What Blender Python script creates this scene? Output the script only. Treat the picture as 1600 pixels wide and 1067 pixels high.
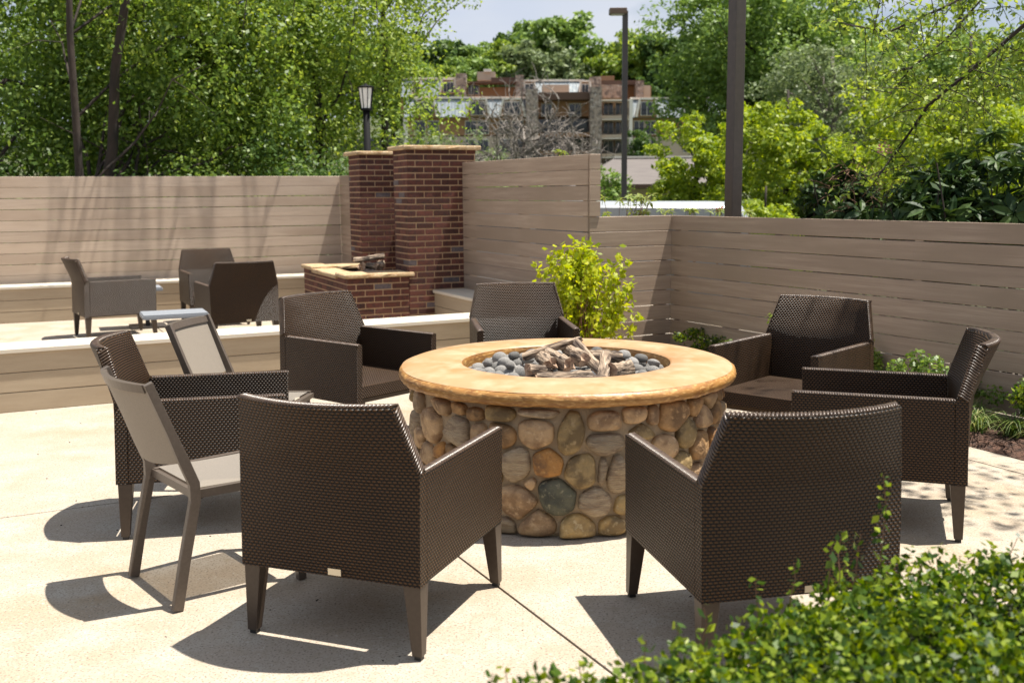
import bpy, math, random
import numpy as np
from mathutils import Vector, Matrix
for o in list(bpy.data.objects): bpy.data.objects.remove(o)
S=bpy.context.scene; COL=S.collection
R=math.radians
# ---------------------------------------------------------------- camera
FPX,PITCH,ROLL,H=1625.64,0.142978,-0.00860750,1.62
Fv=Vector((0,math.cos(PITCH),-math.sin(PITCH))); U0=Vector((0,math.sin(PITCH),math.cos(PITCH))); R0=Vector((1,0,0))
Rv=R0*math.cos(ROLL)+U0*math.sin(ROLL); Uv=-R0*math.sin(ROLL)+U0*math.cos(ROLL)
cd=bpy.data.cameras.new('camera'); cam=bpy.data.objects.new('camera',cd); COL.objects.link(cam)
M=Matrix((Rv,Uv,-Fv)).transposed().to_4x4(); M.translation=(0,0,H); cam.matrix_world=M
cd.sensor_width=36; cd.lens=FPX*36/1600; cd.clip_start=.05; cd.clip_end=3000
cd.dof.use_dof=True; cd.dof.focus_distance=5.3; cd.dof.aperture_fstop=3.4; cd.dof.aperture_blades=7
S.camera=cam
# ---------------------------------------------------------------- light
SUN_EL,SUN_AZ=73.0,6.0        # azimuth measured from +x towards +y
w=bpy.data.worlds.new('World'); S.world=w; w.use_nodes=True
nt=w.node_tree; N=nt.nodes; L=nt.links; N.clear()
wo=N.new('ShaderNodeOutputWorld'); bg=N.new('ShaderNodeBackground'); sky=N.new('ShaderNodeTexSky')
sky.sky_type='NISHITA'; sky.sun_disc=False; sky.sun_elevation=R(SUN_EL); sky.sun_rotation=R(90-SUN_AZ)
sky.air_density=1.0; sky.dust_density=1.0; sky.ozone_density=1.0
tc=N.new('ShaderNodeTexCoord'); mp=N.new('ShaderNodeMapping'); mp.inputs['Scale'].default_value=(1,1,3.0)
nz=N.new('ShaderNodeTexNoise'); nz.inputs['Scale'].default_value=3.2; nz.inputs['Detail'].default_value=7; nz.inputs['Roughness'].default_value=.55
cr=N.new('ShaderNodeValToRGB'); cr.color_ramp.elements[0].position=.38; cr.color_ramp.elements[0].color=(.25,.25,.25,1); cr.color_ramp.elements[1].position=.52; cr.color_ramp.elements[1].color=(1,1,1,1)
nz2=N.new('ShaderNodeTexNoise'); nz2.inputs['Scale'].default_value=5; nz2.inputs['Detail'].default_value=4
cc=N.new('ShaderNodeMix'); cc.data_type='RGBA'; cc.inputs[6].default_value=(4.9,6.0,8.2,1); cc.inputs[7].default_value=(9.0,9.0,9.0,1)
mx=N.new('ShaderNodeMix'); mx.data_type='RGBA'
L.new(tc.outputs['Generated'],mp.inputs[0]); L.new(mp.outputs[0],nz.inputs['Vector']); L.new(mp.outputs[0],nz2.inputs['Vector'])
L.new(nz.outputs[0],cr.inputs[0]); L.new(cr.outputs[0],mx.inputs[0]); L.new(sky.outputs[0],mx.inputs[6]); L.new(nz2.outputs[0],cc.inputs[0]); L.new(cc.outputs[2],mx.inputs[7])
L.new(mx.outputs[2],bg.inputs[0]); bg.inputs[1].default_value=.05; L.new(bg.outputs[0],wo.inputs[0])
sd=bpy.data.lights.new('sun','SUN'); sd.energy=5.0; sd.angle=R(.53); sd.color=(1,.945,.85)
sun=bpy.data.objects.new('sun',sd); COL.objects.link(sun)
sv=Vector((math.cos(R(SUN_EL))*math.cos(R(SUN_AZ)),math.cos(R(SUN_EL))*math.sin(R(SUN_AZ)),math.sin(R(SUN_EL))))
sun.rotation_euler=sv.to_track_quat('Z','Y').to_euler(); sun.location=(5,5,30)
S.view_settings.view_transform='Standard'; S.view_settings.look='None'; S.view_settings.exposure=.98; S.view_settings.gamma=1; S.view_settings.use_curve_mapping=False
S.render.engine='CYCLES'
try:
    S.cycles.max_bounces=8; S.cycles.transparent_max_bounces=8; S.cycles.sample_clamp_indirect=6
except Exception: pass

# ---------------------------------------------------------------- helpers
def at(px,py,D):
    d=Fv*FPX+Rv*(px-800)-Uv*(py-533.5); return Vector((0,0,H))+d*(D/d.y)
def tag(o,label=None,cat=None,group=None,kind=None):
    if label:o['label']=label
    if cat:o['category']=cat
    if group:o['group']=group
    if kind:o['kind']=kind
    return o
def empty(name,loc=(0,0,0),rz=0):
    o=bpy.data.objects.new(name,None); o.location=loc; o.rotation_euler=(0,0,rz); o.empty_display_size=.1; COL.objects.link(o); return o
def link(name,me,parent=None,loc=(0,0,0),rot=(0,0,0)):
    o=bpy.data.objects.new(name,me); COL.objects.link(o); o.parent=parent; o.location=loc; o.rotation_euler=rot; return o
KIDS={}
def copy_tree(o,parent=None):
    c=o.copy(); COL.objects.link(c); c.parent=parent
    for ch in [x for x in o.children]: copy_tree(ch,c)
    return c
class MB:
    def __init__(s): s.v=[]; s.f=[]
    def add(s,vs,fs):
        n=len(s.v); s.v+= [tuple(v) for v in vs]; s.f+=[tuple(i+n for i in f) for f in fs]; return s
    def box(s,c,d,M=None,taper=1.0,rz=0):
        x,y,z=d[0]/2,d[1]/2,d[2]/2
        vs=[Vector((sx*x*(taper if sz<0 else 1),sy*y*(taper if sz<0 else 1),sz*z)) for sz in(-1,1) for sx,sy in((-1,-1),(1,-1),(1,1),(-1,1))]
        if rz: q=Matrix.Rotation(rz,3,'Z'); vs=[q@v for v in vs]
        if M: vs=[M@v for v in vs]
        vs=[v+Vector(c) for v in vs]
        return s.add(vs,[(3,2,1,0),(4,5,6,7),(0,1,5,4),(1,2,6,5),(2,3,7,6),(3,0,4,7)])
    def hexa(s,b,t):   # bottom 4 pts, top 4 pts
        return s.add(list(b)+list(t),[(3,2,1,0),(4,5,6,7),(0,1,5,4),(1,2,6,5),(2,3,7,6),(3,0,4,7)])
    def bar(s,a,b,w,h=None,up=(0,0,1)):
        a=Vector(a);b=Vector(b);h=h or w; d=(b-a); Ln=d.length; d.normalize(); u=Vector(up)
        if abs(d.dot(u))>.98:u=Vector((0,1,0))
        x=d.cross(u).normalized(); z=x.cross(d)
        c=[]
        for p in(a,b):
            for sx,sz in((-1,-1),(1,-1),(1,1),(-1,1)): c.append(p+x*sx*w/2+z*sz*h/2)
        return s.add(c,[(3,2,1,0),(4,5,6,7),(0,1,5,4),(1,2,6,5),(2,3,7,6),(3,0,4,7)])
    def tube(s,pts,rad,n=6,cap=True):
        pts=[Vector(p) for p in pts]; base=len(s.v); k=len(pts)
        ref=Vector((.31,.27,.9))
        for i,p in enumerate(pts):
            d=(pts[min(i+1,k-1)]-pts[max(i-1,0)]); 
            if d.length<1e-9: d=Vector((0,0,1))
            d.normalize()
            x=d.cross(ref); 
            if x.length<.05:x=d.cross(Vector((1,0,0)))
            x.normalize(); y=d.cross(x); r=rad[i] if hasattr(rad,'__len__') else rad
            for j in range(n):
                a=2*math.pi*j/n; s.v.append(tuple(p+x*(math.cos(a)*r)+y*(math.sin(a)*r)))
        for i in range(k-1):
            for j in range(n):
                a=base+i*n+j;b=base+i*n+(j+1)%n; s.f.append((a,b,b+n,a+n))
        if cap: s.f.append(tuple(base+j for j in range(n))[::-1]); s.f.append(tuple(base+(k-1)*n+j for j in range(n)))
        return s
    def lathe(s,prof,n=48,c=(0,0,0),fn=None,close=False):
        base=len(s.v); m=len(prof)
        for i in range(n):
            a=2*math.pi*i/n
            for j,(r,z) in enumerate(prof):
                if fn: r,z=fn(a,j,r,z)
                s.v.append((c[0]+r*math.cos(a),c[1]+r*math.sin(a),c[2]+z))
        for i in range(n):
            for j in range(m if close else m-1):
                j2=(j+1)%m
                s.f.append((base+i*m+j,base+((i+1)%n)*m+j,base+((i+1)%n)*m+j2,base+i*m+j2))
        return s
    def mesh(s,name,mat,uv=False,smooth=False,bevel=0):
        me=bpy.data.meshes.new(name); me.from_pydata(s.v,[],s.f); me.validate()
        mats=mat if isinstance(mat,(list,tuple)) else [mat]
        for m in mats: me.materials.append(m)
        if bevel:
            import bmesh
            bm=bmesh.new(); bm.from_mesh(me); bmesh.ops.remove_doubles(bm,verts=bm.verts,dist=1e-5)
            bmesh.ops.recalc_face_normals(bm,faces=bm.faces)
            es=[e for e in bm.edges if len(e.link_faces)==2 and e.calc_face_angle(0)>.5]
            bmesh.ops.bevel(bm,geom=es,offset=bevel,segments=2,affect='EDGES',profile=.6); bm.to_mesh(me); bm.free()
        if uv:
            uvl=me.uv_layers.new(name='UVMap').data
            for p in me.polygons:
                n=p.normal; ax=max(range(3),key=lambda i:abs(n[i]))
                for li in p.loop_indices:
                    v=me.vertices[me.loops[li].vertex_index].co
                    uvl[li].uv=((v.y,v.z) if ax==0 else (v.x,v.z) if ax==1 else (v.x,v.y))
        if smooth:
            me.shade_smooth() if hasattr(me,'shade_smooth') else [setattr(p,'use_smooth',True) for p in me.polygons]
        return me
    def build(s,name,mat,parent=None,loc=(0,0,0),rot=(0,0,0),**k):
        return link(name,s.mesh(name,mat,**k),parent,loc,rot)
def smooth_angle(o,ang=40):
    me=o.data; me.shade_smooth()
    try: me.set_sharp_from_angle(angle=R(ang))
    except Exception: pass

# ---------------------------------------------------------------- materials
def mat(name,base=(.5,.5,.5),rough=.6,metal=0,spec=.5,noise=None,bump=None,island=None,obj=None,trans=0):
    """noise=(scale,col2,amount,(sx,sy,sz)); bump=(scale,strength,dist)"""
    m=bpy.data.materials.new(name); m.use_nodes=True; t=m.node_tree; n=t.nodes; l=t.links
    b=n['Principled BSDF']; b.inputs['Roughness'].default_value=rough; b.inputs['Metallic'].default_value=metal
    b.inputs['Specular IOR Level'].default_value=spec; b.inputs['Base Color'].default_value=(*base,1)
    col=None; co=n.new('ShaderNodeTexCoord')
    def mixc(fac,a,bb,blend='MIX'):
        x=n.new('ShaderNodeMix'); x.data_type='RGBA'; x.blend_type=blend
        if isinstance(fac,(int,float)): x.inputs[0].default_value=fac
        else: l.new(fac,x.inputs[0])
        for i,c in((6,a),(7,bb)):
            if isinstance(c,tuple): x.inputs[i].default_value=(*c,1)
            else: l.new(c,x.inputs[i])
        return x.outputs[2]
    col=base
    for nn in (noise or []):
        sc,c2,lo,hi,stretch=nn
        mpn=n.new('ShaderNodeMapping'); mpn.inputs['Scale'].default_value=stretch
        l.new(co.outputs['Object'],mpn.inputs[0])
        if obj is not None:
            oi=n.new('ShaderNodeObjectInfo'); vm=n.new('ShaderNodeVectorMath'); vm.operation='SCALE'; vm.inputs[0].default_value=(37,51,23); l.new(oi.outputs['Random'],vm.inputs['Scale']); l.new(vm.outputs[0],mpn.inputs['Location'])
        t1=n.new('ShaderNodeTexNoise'); t1.inputs['Scale'].default_value=sc; t1.inputs['Detail'].default_value=5; l.new(mpn.outputs[0],t1.inputs['Vector'])
        mr=n.new('ShaderNodeMapRange'); mr.inputs[1].default_value=lo; mr.inputs[2].default_value=hi; l.new(t1.outputs[0],mr.inputs[0])
        col=mixc(mr.outputs[0],col,c2)
    if island:
        g=n.new('ShaderNodeNewGeometry'); rp=n.new('ShaderNodeValToRGB'); l.new(g.outputs['Random Per Island'],rp.inputs[0])
        els=rp.color_ramp.elements
        for i,c in enumerate(island):
            p=i/(len(island)-1)
            e=els[i] if i<2 else els.new(p)
            if i<2:e.position=p
            e.color=(*c,1)
        for i,c in enumerate(island): els[i].position=i/(len(island)-1); els[i].color=(*c,1)
        col=rp.outputs[0]
    if obj:
        oi=n.new('ShaderNodeObjectInfo'); mr=n.new('ShaderNodeMapRange'); mr.inputs[3].default_value=1-obj; mr.inputs[4].default_value=1+obj; l.new(oi.outputs['Random'],mr.inputs[0])
        hs=n.new('ShaderNodeHueSaturation'); l.new(mr.outputs[0],hs.inputs['Value'])
        if isinstance(col,tuple): hs.inputs['Color'].default_value=(*col,1)
        else: l.new(col,hs.inputs['Color'])
        col=hs.outputs[0]
    if not isinstance(col,tuple): l.new(col,b.inputs['Base Color'])
    if bump:
        sc,st,di=bump[:3]; t2=n.new('ShaderNodeTexNoise'); t2.inputs['Scale'].default_value=sc; t2.inputs['Detail'].default_value=6
        mpn=n.new('ShaderNodeMapping'); mpn.inputs['Scale'].default_value=bump[3] if len(bump)>3 else (1,1,1); l.new(co.outputs['Object'],mpn.inputs[0]); l.new(mpn.outputs[0],t2.inputs['Vector'])
        bu=n.new('ShaderNodeBump'); bu.inputs['Strength'].default_value=st; bu.inputs['Distance'].default_value=di; l.new(t2.outputs[0],bu.inputs['Height']); l.new(bu.outputs[0],b.inputs['Normal'])
    if trans:
        tr=n.new('ShaderNodeBsdfTranslucent'); ms=n.new('ShaderNodeMixShader'); ms.inputs[0].default_value=trans
        if isinstance(col,tuple): tr.inputs[0].default_value=(*col,1)
        else:
            hs=n.new('ShaderNodeHueSaturation'); hs.inputs['Hue'].default_value=.485; hs.inputs['Saturation'].default_value=1.1; hs.inputs['Value'].default_value=1.5; l.new(col,hs.inputs['Color']); l.new(hs.outputs[0],tr.inputs[0])
        l.new(b.outputs[0],ms.inputs[1]); l.new(tr.outputs[0],ms.inputs[2]); l.new(ms.outputs[0],n['Material Output'].inputs[0])
    return m
ONE=(1,1,1)
m_conc=mat('concrete',(.375,.315,.25),.85,noise=[(.9,(.32,.24,.15),.47,.70,ONE),(3.5,(.41,.37,.31),.45,.75,ONE),(110,(.16,.125,.095),.54,.66,ONE),(60,(.46,.42,.36),.6,.72,ONE),(22,(.31,.26,.19),.5,.8,ONE)],bump=(150,.35,.004))
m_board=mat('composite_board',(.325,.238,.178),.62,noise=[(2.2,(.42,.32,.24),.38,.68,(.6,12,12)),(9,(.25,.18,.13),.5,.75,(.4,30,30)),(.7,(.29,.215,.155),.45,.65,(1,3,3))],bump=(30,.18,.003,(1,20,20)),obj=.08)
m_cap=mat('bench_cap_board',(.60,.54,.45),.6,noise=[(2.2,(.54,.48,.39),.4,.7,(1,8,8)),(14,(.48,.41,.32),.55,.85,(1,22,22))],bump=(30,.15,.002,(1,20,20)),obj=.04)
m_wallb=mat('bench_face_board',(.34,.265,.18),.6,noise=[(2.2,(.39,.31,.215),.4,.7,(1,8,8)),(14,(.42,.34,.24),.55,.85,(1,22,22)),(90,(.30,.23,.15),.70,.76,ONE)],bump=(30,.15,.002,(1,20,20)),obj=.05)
m_dark=mat('dark_backing',(.02,.018,.015),.9)
m_post=mat('fence_post',(.25,.19,.14),.7)
m_brick=mat('brick',(.10,.030,.019),.8,noise=[(30,(.045,.018,.017),.45,.7,ONE),(90,(.17,.06,.04),.6,.8,ONE)],bump=(70,.5,.006),obj=.4)
m_brickg=mat('grey_flashed_brick',(.13,.10,.10),.75,noise=[(40,(.07,.06,.07),.4,.7,ONE)],bump=(70,.5,.006),obj=.2)
m_mortar=mat('mortar',(.50,.33,.19),.9,noise=[(20,(.50,.35,.22),.4,.7,ONE)],bump=(90,.6,.006))
m_capst=mat('cap_stone',(.44,.31,.175),.8,noise=[(6,(.33,.20,.09),.45,.7,ONE),(30,(.52,.41,.27),.5,.75,ONE)],bump=(25,.6,.012))
m_rim=mat('stained_concrete_rim',(.38,.235,.115),.5,noise=[(3.5,(.37,.18,.065),.42,.64,ONE),(9,(.45,.31,.185),.45,.75,ONE),(60,(.40,.22,.10),.66,.8,ONE)],bump=(28,.22,.006))
m_rimside=mat('rim_edge',(.36,.175,.045),.45,noise=[(9,(.26,.115,.03),.42,.62,(1,1,3)),(30,(.60,.36,.13),.5,.75,(1,1,3))],bump=(22,.4,.008,(1,1,2.5)))
m_pmort=mat('pit_mortar',(.33,.245,.155),.9,noise=[(12,(.42,.32,.21),.4,.7,ONE)],bump=(80,.7,.008))
def stone(name,a,b,c,st=ONE): return mat(name,a,.72,noise=[(11,b,.44,.60,st),(38,c,.56,.78,st),(150,b,.62,.74,ONE)],bump=(34,.8,.014,st),obj=.18)
m_st=[stone('stone_tan',(0.439,0.291,0.158),(0.230,0.140,0.074),(0.575,0.410,0.245)),
      stone('stone_grey_banded',(0.366,0.279,0.178),(0.257,0.183,0.116),(0.529,0.421,0.294),(1,1,5)),
      stone('stone_olive',(0.305,0.211,0.092),(0.149,0.098,0.042),(0.425,0.308,0.157)),
      stone('stone_brown',(0.354,0.205,0.087),(0.176,0.098,0.042),(0.483,0.302,0.147)),
      stone('stone_orange',(.40,.19,.05),(.17,.085,.035),(.52,.31,.12)),
      stone('stone_darkgreen',(.12,.115,.075),(.055,.055,.04),(.36,.32,.20)),
      stone('stone_gold',(.40,.27,.11),(.20,.135,.06),(.52,.42,.25)),
      stone('stone_pale',(0.488,0.353,0.214),(0.270,0.183,0.105),(0.621,0.486,0.323))]
m_lava=mat('lava_stone',(.235,.222,.205),.92,noise=[(18,(.15,.148,.145),.4,.7,ONE),(120,(.46,.45,.44),.55,.8,ONE)],bump=(110,.7,.006),obj=.45)
m_log=mat('weathered_log',(.34,.25,.175),.85,noise=[(9,(.055,.035,.025),.46,.6,(.6,3,3)),(26,(.50,.40,.30),.52,.75,(.4,3,3))],bump=(18,1,.03,(.5,3,3)),obj=.2)
m_logend=mat('log_end',(.45,.31,.21),.85,noise=[(30,(.2,.12,.08),.4,.65,ONE)],bump=(40,.8,.01))
m_steel=mat('steel_ring',(.5,.5,.5),.3,metal=.9,noise=[(12,(.3,.29,.28),.4,.7,ONE)])
m_leg=mat('brown_leg',(.05,.034,.024),.38,spec=.4,noise=[(60,(.06,.042,.03),.4,.7,ONE)])
m_foot=mat('black_glide',(.012,.012,.012),.5)
m_plate=mat('nickel_plate',(.62,.56,.44),.35,metal=.6)
m_frame=mat('powdercoated_frame',(.085,.066,.052),.38,spec=.45,noise=[(80,(.10,.078,.062),.4,.7,ONE)])
m_sling=mat('sling_mesh',(.23,.205,.175),.7,noise=[(500,(.30,.26,.22),.5,.6,ONE)],bump=(600,.4,.001),trans=.04)
_t=m_sling.node_tree; _o=_t.nodes['Material Output']; _src=_o.inputs[0].links[0].from_socket
_m=_t.nodes.new('ShaderNodeMixShader'); _m.inputs[0].default_value=.26; _tr=_t.nodes.new('ShaderNodeBsdfTransparent'); _tr.inputs[0].default_value=(1,.93,.82,1)
_t.links.new(_src,_m.inputs[1]); _t.links.new(_tr.outputs[0],_m.inputs[2]); _t.links.new(_m.outputs[0],_o.inputs[0])
m_slingb=mat('back_sling_mesh',(.25,.215,.175),.7,noise=[(500,(.19,.16,.13),.5,.6,ONE)],bump=(600,.4,.001))
m_tabtop=mat('grey_slat_top',(.22,.235,.26),.5)
m_tabpost=mat('dark_pedestal',(.045,.04,.038),.45)
m_black=mat('black_metal',(.006,.006,.007),.75,spec=.15)
m_bronze=mat('bronze_pole',(.062,.05,.047),.45,noise=[(20,(.075,.06,.055),.4,.7,ONE)])
m_bronze2=mat('bronze_box',(.16,.10,.065),.5)
m_frost=mat('frosted_glass',(.82,.82,.80),.3)
m_lens=mat('lamp_lens',(.5,.48,.45),.3)
m_van=mat('white_vehicle_paint',(.31,.33,.35),.25,spec=.6)
m_vanw=mat('vehicle_window',(.10,.12,.14),.08,spec=.8)
m_tyre=mat('tyre',(.02,.02,.02),.8)
m_mulch=mat('mulch',(.11,.055,.035),.95,noise=[(30,(.045,.025,.018),.4,.65,ONE),(70,(.22,.13,.09),.6,.75,ONE)],bump=(45,1,.04))
m_bark=mat('bark',(.048,.034,.026),.9,noise=[(6,(.022,.017,.014),.4,.65,(1,1,.3))],bump=(12,.8,.03,(1,1,.3)))
m_barkg=mat('grey_bark',(.25,.22,.195),.9,noise=[(6,(.14,.12,.10),.4,.65,(1,1,.4))])
m_barkr=mat('reddish_stem',(.20,.10,.06),.8)
def leafm(name,cols,tr=.35,rough=.5,spec=.28): return mat(name,cols[0],rough,spec=spec,island=cols,trans=tr)
m_l1=leafm('leaf_mid',[(0.066,0.122,0.022),(0.104,0.179,0.032),(0.160,0.243,0.045),(0.226,0.308,0.064)],.4,.45,.35)
m_l2=leafm('leaf_light',[(0.101,0.167,0.026),(0.151,0.234,0.037),(0.236,0.318,0.052),(0.321,0.393,0.075)],.42,.45,.35)
m_l3=leafm('leaf_maple',[(0.122,0.198,0.019),(0.187,0.264,0.026),(0.274,0.350,0.040),(0.360,0.422,0.053)],.42)
m_l4=leafm('leaf_dark',[(0.032,0.075,0.018),(0.054,0.108,0.026),(0.082,0.141,0.030),(0.126,0.198,0.045)],.3)
m_l5=leafm('leaf_woodland',[(0.081,0.150,0.035),(0.127,0.210,0.044),(0.184,0.280,0.059),(0.230,0.330,0.077)],.3)
m_l6=leafm('leaf_greygreen',[(0.112,0.150,0.068),(0.150,0.203,0.083),(0.210,0.255,0.112)],.3)
m_rho=leafm('leaf_rhododendron',[(.014,.032,.012),(.022,.05,.014),(.035,.07,.016),(.06,.10,.02)],.15,.5,.2)
m_chart=leafm('leaf_chartreuse',[(.20,.28,.012),(.29,.36,.015),(.38,.43,.02),(.46,.48,.03)],.45)
m_box=leafm('leaf_hedge',[(.018,.045,.006),(.035,.08,.009),(.075,.135,.012),(.17,.235,.016),(.27,.33,.025)],.38,.42,.35)
m_grassl=leafm('leaf_liriope',[(.04,.09,.015),(.08,.14,.025),(.16,.20,.05),(.34,.33,.15)],.3)
m_ground=mat('rough_grass_ground',(.06,.085,.025),.95,noise=[(.3,(.10,.085,.045),.4,.7,ONE),(3,(.035,.055,.02),.4,.7,ONE)])
m_dead=mat('spent_flower',(.17,.09,.055),.9)
m_pink=mat('pink_flower',(.62,.30,.27),.7)
# wicker weave
def weave():
    m=bpy.data.materials.new('wicker_weave'); m.use_nodes=True; t=m.node_tree; n=t.nodes; l=t.links; b=n['Principled BSDF']
    uv=n.new('ShaderNodeUVMap'); uv.uv_map='UVMap'; sp=n.new('ShaderNodeSeparateXYZ'); l.new(uv.outputs[0],sp.inputs[0])
    def ma(op,a,bb=None,c=None):
        x=n.new('ShaderNodeMath'); x.operation=op
        for i,v in enumerate((a,bb,c)):
            if v is None: continue
            if isinstance(v,(int,float)): x.inputs[i].default_value=v
            else: l.new(v,x.inputs[i])
        return x.outputs[0]
    u=ma('DIVIDE',sp.outputs[0],.0185); v=ma('DIVIDE',sp.outputs[1],.0115)
    row=ma('FLOOR',v); half=ma('MULTIPLY',ma('MODULO',ma('ADD',row,1000.0),2.0),.5)
    uu=ma('FRACT',ma('ADD',u,half)); vv=ma('FRACT',v)
    su=ma('SINE',ma('MULTIPLY',uu,math.pi)); sv_=ma('SINE',ma('MULTIPLY',vv,math.pi))
    h=ma('MULTIPLY',ma('POWER',su,.8),sv_)
    rp=n.new('ShaderNodeValToRGB'); e=rp.color_ramp.elements; e[0].position=.28; e[0].color=(.004,.0026,.0018,1); e[1].position=.78; e[1].color=(.080,.039,.0145,1)
    l.new(h,rp.inputs[0])
    nz=n.new('ShaderNodeTexNoise'); nz.inputs['Scale'].default_value=4; co=n.new('ShaderNodeTexCoord'); l.new(co.outputs['Object'],nz.inputs['Vector'])
    hs=n.new('ShaderNodeHueSaturation'); mr=n.new('ShaderNodeMapRange'); mr.inputs[3].default_value=.75; mr.inputs[4].default_value=1.3; l.new(nz.outputs[0],mr.inputs[0]); l.new(mr.outputs[0],hs.inputs['Value']); l.new(rp.outputs[0],hs.inputs['Color']); l.new(hs.outputs[0],b.inputs['Base Color'])
    b.inputs['Roughness'].default_value=.4; b.inputs['Specular IOR Level'].default_value=.26
    bu=n.new('ShaderNodeBump'); bu.inputs['Strength'].default_value=1; bu.inputs['Distance'].default_value=.005; l.new(h,bu.inputs['Height']); l.new(bu.outputs[0],b.inputs['Normal'])
    return m
m_weave=weave()
m_strand=mat('edge_strand',(.085,.055,.036),.3,spec=.6,noise=[(40,(.05,.03,.02),.45,.6,ONE)])
m_board_lit=mat('baked_sunlight_board',(.49,.385,.30),.6,noise=[(2.2,(.53,.42,.32),.38,.68,(.6,12,12)),(9,(.36,.27,.20),.5,.75,(.4,30,30)),(.7,(.41,.31,.23),.45,.65,(1,3,3))],bump=(30,.18,.003,(1,20,20)),obj=.06)  # board colour lightened to paint sunlight onto the long far left fence

# ---------------------------------------------------------------- ground & patio
rng=np.random.default_rng(7); rnd=random.Random(5)
def gz(x,y):
    if y<16: z=-1.3
    elif y<70: z=-1.3
    elif y<160: z=-1.3+(y-70)/90*4
    elif y<300: z=2.7+(y-160)/140*19
    else: z=21.7+(y-300)*.012
    return z
gm=MB(); ys=[-80,-20,0,8,16,30,50,70,90,115,140,160,185,210,240,270,300,360,450,700,1100]; xs=[-900,-400,-200,-120,-80,-50,-30,-15,0,15,30,50,80,120,200,400,900]
for y in ys:
    for x in xs: gm.v.append((x,y,gz(x,y)+ (0 if y<60 else 1.2*math.sin(x*.05+y*.03))))
nx=len(xs)
for j in range(len(ys)-1):
    for i in range(nx-1): gm.f.append((j*nx+i,j*nx+i+1,(j+1)*nx+i+1,(j+1)*nx+i))
tag(gm.build('ground',m_ground,smooth=True),kind='structure')
# slabs in rotated grid
E1=Vector((.894,.448,0)); E2=Vector((.448,-.894,0)); PO=Vector((-.253,4.501,0))
def uvp(u,v,z=0): p=PO+E1*u+E2*v; return Vector((p.x,p.y,z))
patio=tag(empty('patio'),kind='structure')
J2=Vector((-2.515,5.165,0))-PO; v0=J2.dot(E2)
us=[-13.6,-10.2,-6.8,-3.4,0,3.4,6.8]; vs=[v0-12.4,v0-9.3,v0-6.2,v0-3.1,v0,v0+3.1,v0+6.2,v0+9.3]
for i in range(len(us)-1):
    for j in range(len(vs)-1):
        g=.005
        a=[(us[i]+g,vs[j]+g),(us[i+1]-g,vs[j]+g),(us[i+1]-g,vs[j+1]-g),(us[i]+g,vs[j+1]-g)]
        mb=MB(); top=[uvp(u,v,0) for u,v in a][::-1]; bot=[uvp(u,v,-.12) for u,v in a][::-1]
        mb.hexa(bot,top); mb.build('concrete_slab',m_conc,patio,bevel=.004)
MB().box((0,0,-.16),(21,23,.1)).build('joint_sand',mat('joint_dirt',(.05,.035,.025),.95),patio,loc=tuple(uvp(-3,-1.5)),rot=(0,0,math.atan2(E1.y,E1.x)))
# planting bed
bed=[(4.2,3.6),(3.057,6.056),(2.867,6.46),(2.1,8.05),(1.62,8.95),(1.2,9.05),(.6,8.85),(.25,9.1),(.22,9.7),(.70,9.93),(1.55,10.25),(3.48,7.0),(5.2,4.1)]
bm_=MB(); n=len(bed)
cenp=(2.3,8.0)
ring2=[(bx*.72+cx*.28,by*.72+cy*.28) for (bx,by),(cx,cy) in zip(bed,[(3.9,5.6),(3.5,6.2),(3.2,6.7),(2.6,8.0),(2.1,8.9),(1.5,9.5),(1.1,9.4),(.8,9.5),(.7,9.6),(.9,9.6),(1.6,9.7),(3.0,7.0),(4.1,5.2)])]
for x,y in bed: bm_.v.append((x,y,.004))
for x,y in ring2: bm_.v.append((x,y,.055))
for i in range(n): bm_.f.append((i,(i+1)%n,n+(i+1)%n,n+i))
bm_.f.append(tuple(n+i for i in range(n)))
tag(bm_.build('planting_bed',m_mulch),kind='structure')
# mulch chips as stuff
ch=MB()
for k in range(2600):
    t=rnd.random(); x=3.0-1.35*t+rnd.uniform(-.02,.75); y=6.15+2.8*t+rnd.uniform(-.1,.3)
    if (x-2.867)*.9+(y-6.46)*.43< .02: continue
    a=rnd.uniform(0,6.3); Mx=Matrix.Rotation(a,3,'Z')@Matrix.Rotation(rnd.uniform(-.5,.5),3,'X')@Matrix.Rotation(rnd.uniform(-.4,.4),3,'Y')
    ch.box((x,y,.05+rnd.uniform(-.01,.015)),(rnd.uniform(.01,.05),rnd.uniform(.004,.012),.004),Mx)
tag(ch.build('mulch_chips',m_mulch),'loose brown mulch chips covering the bed beside the patio','mulch',kind='stuff')

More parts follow.
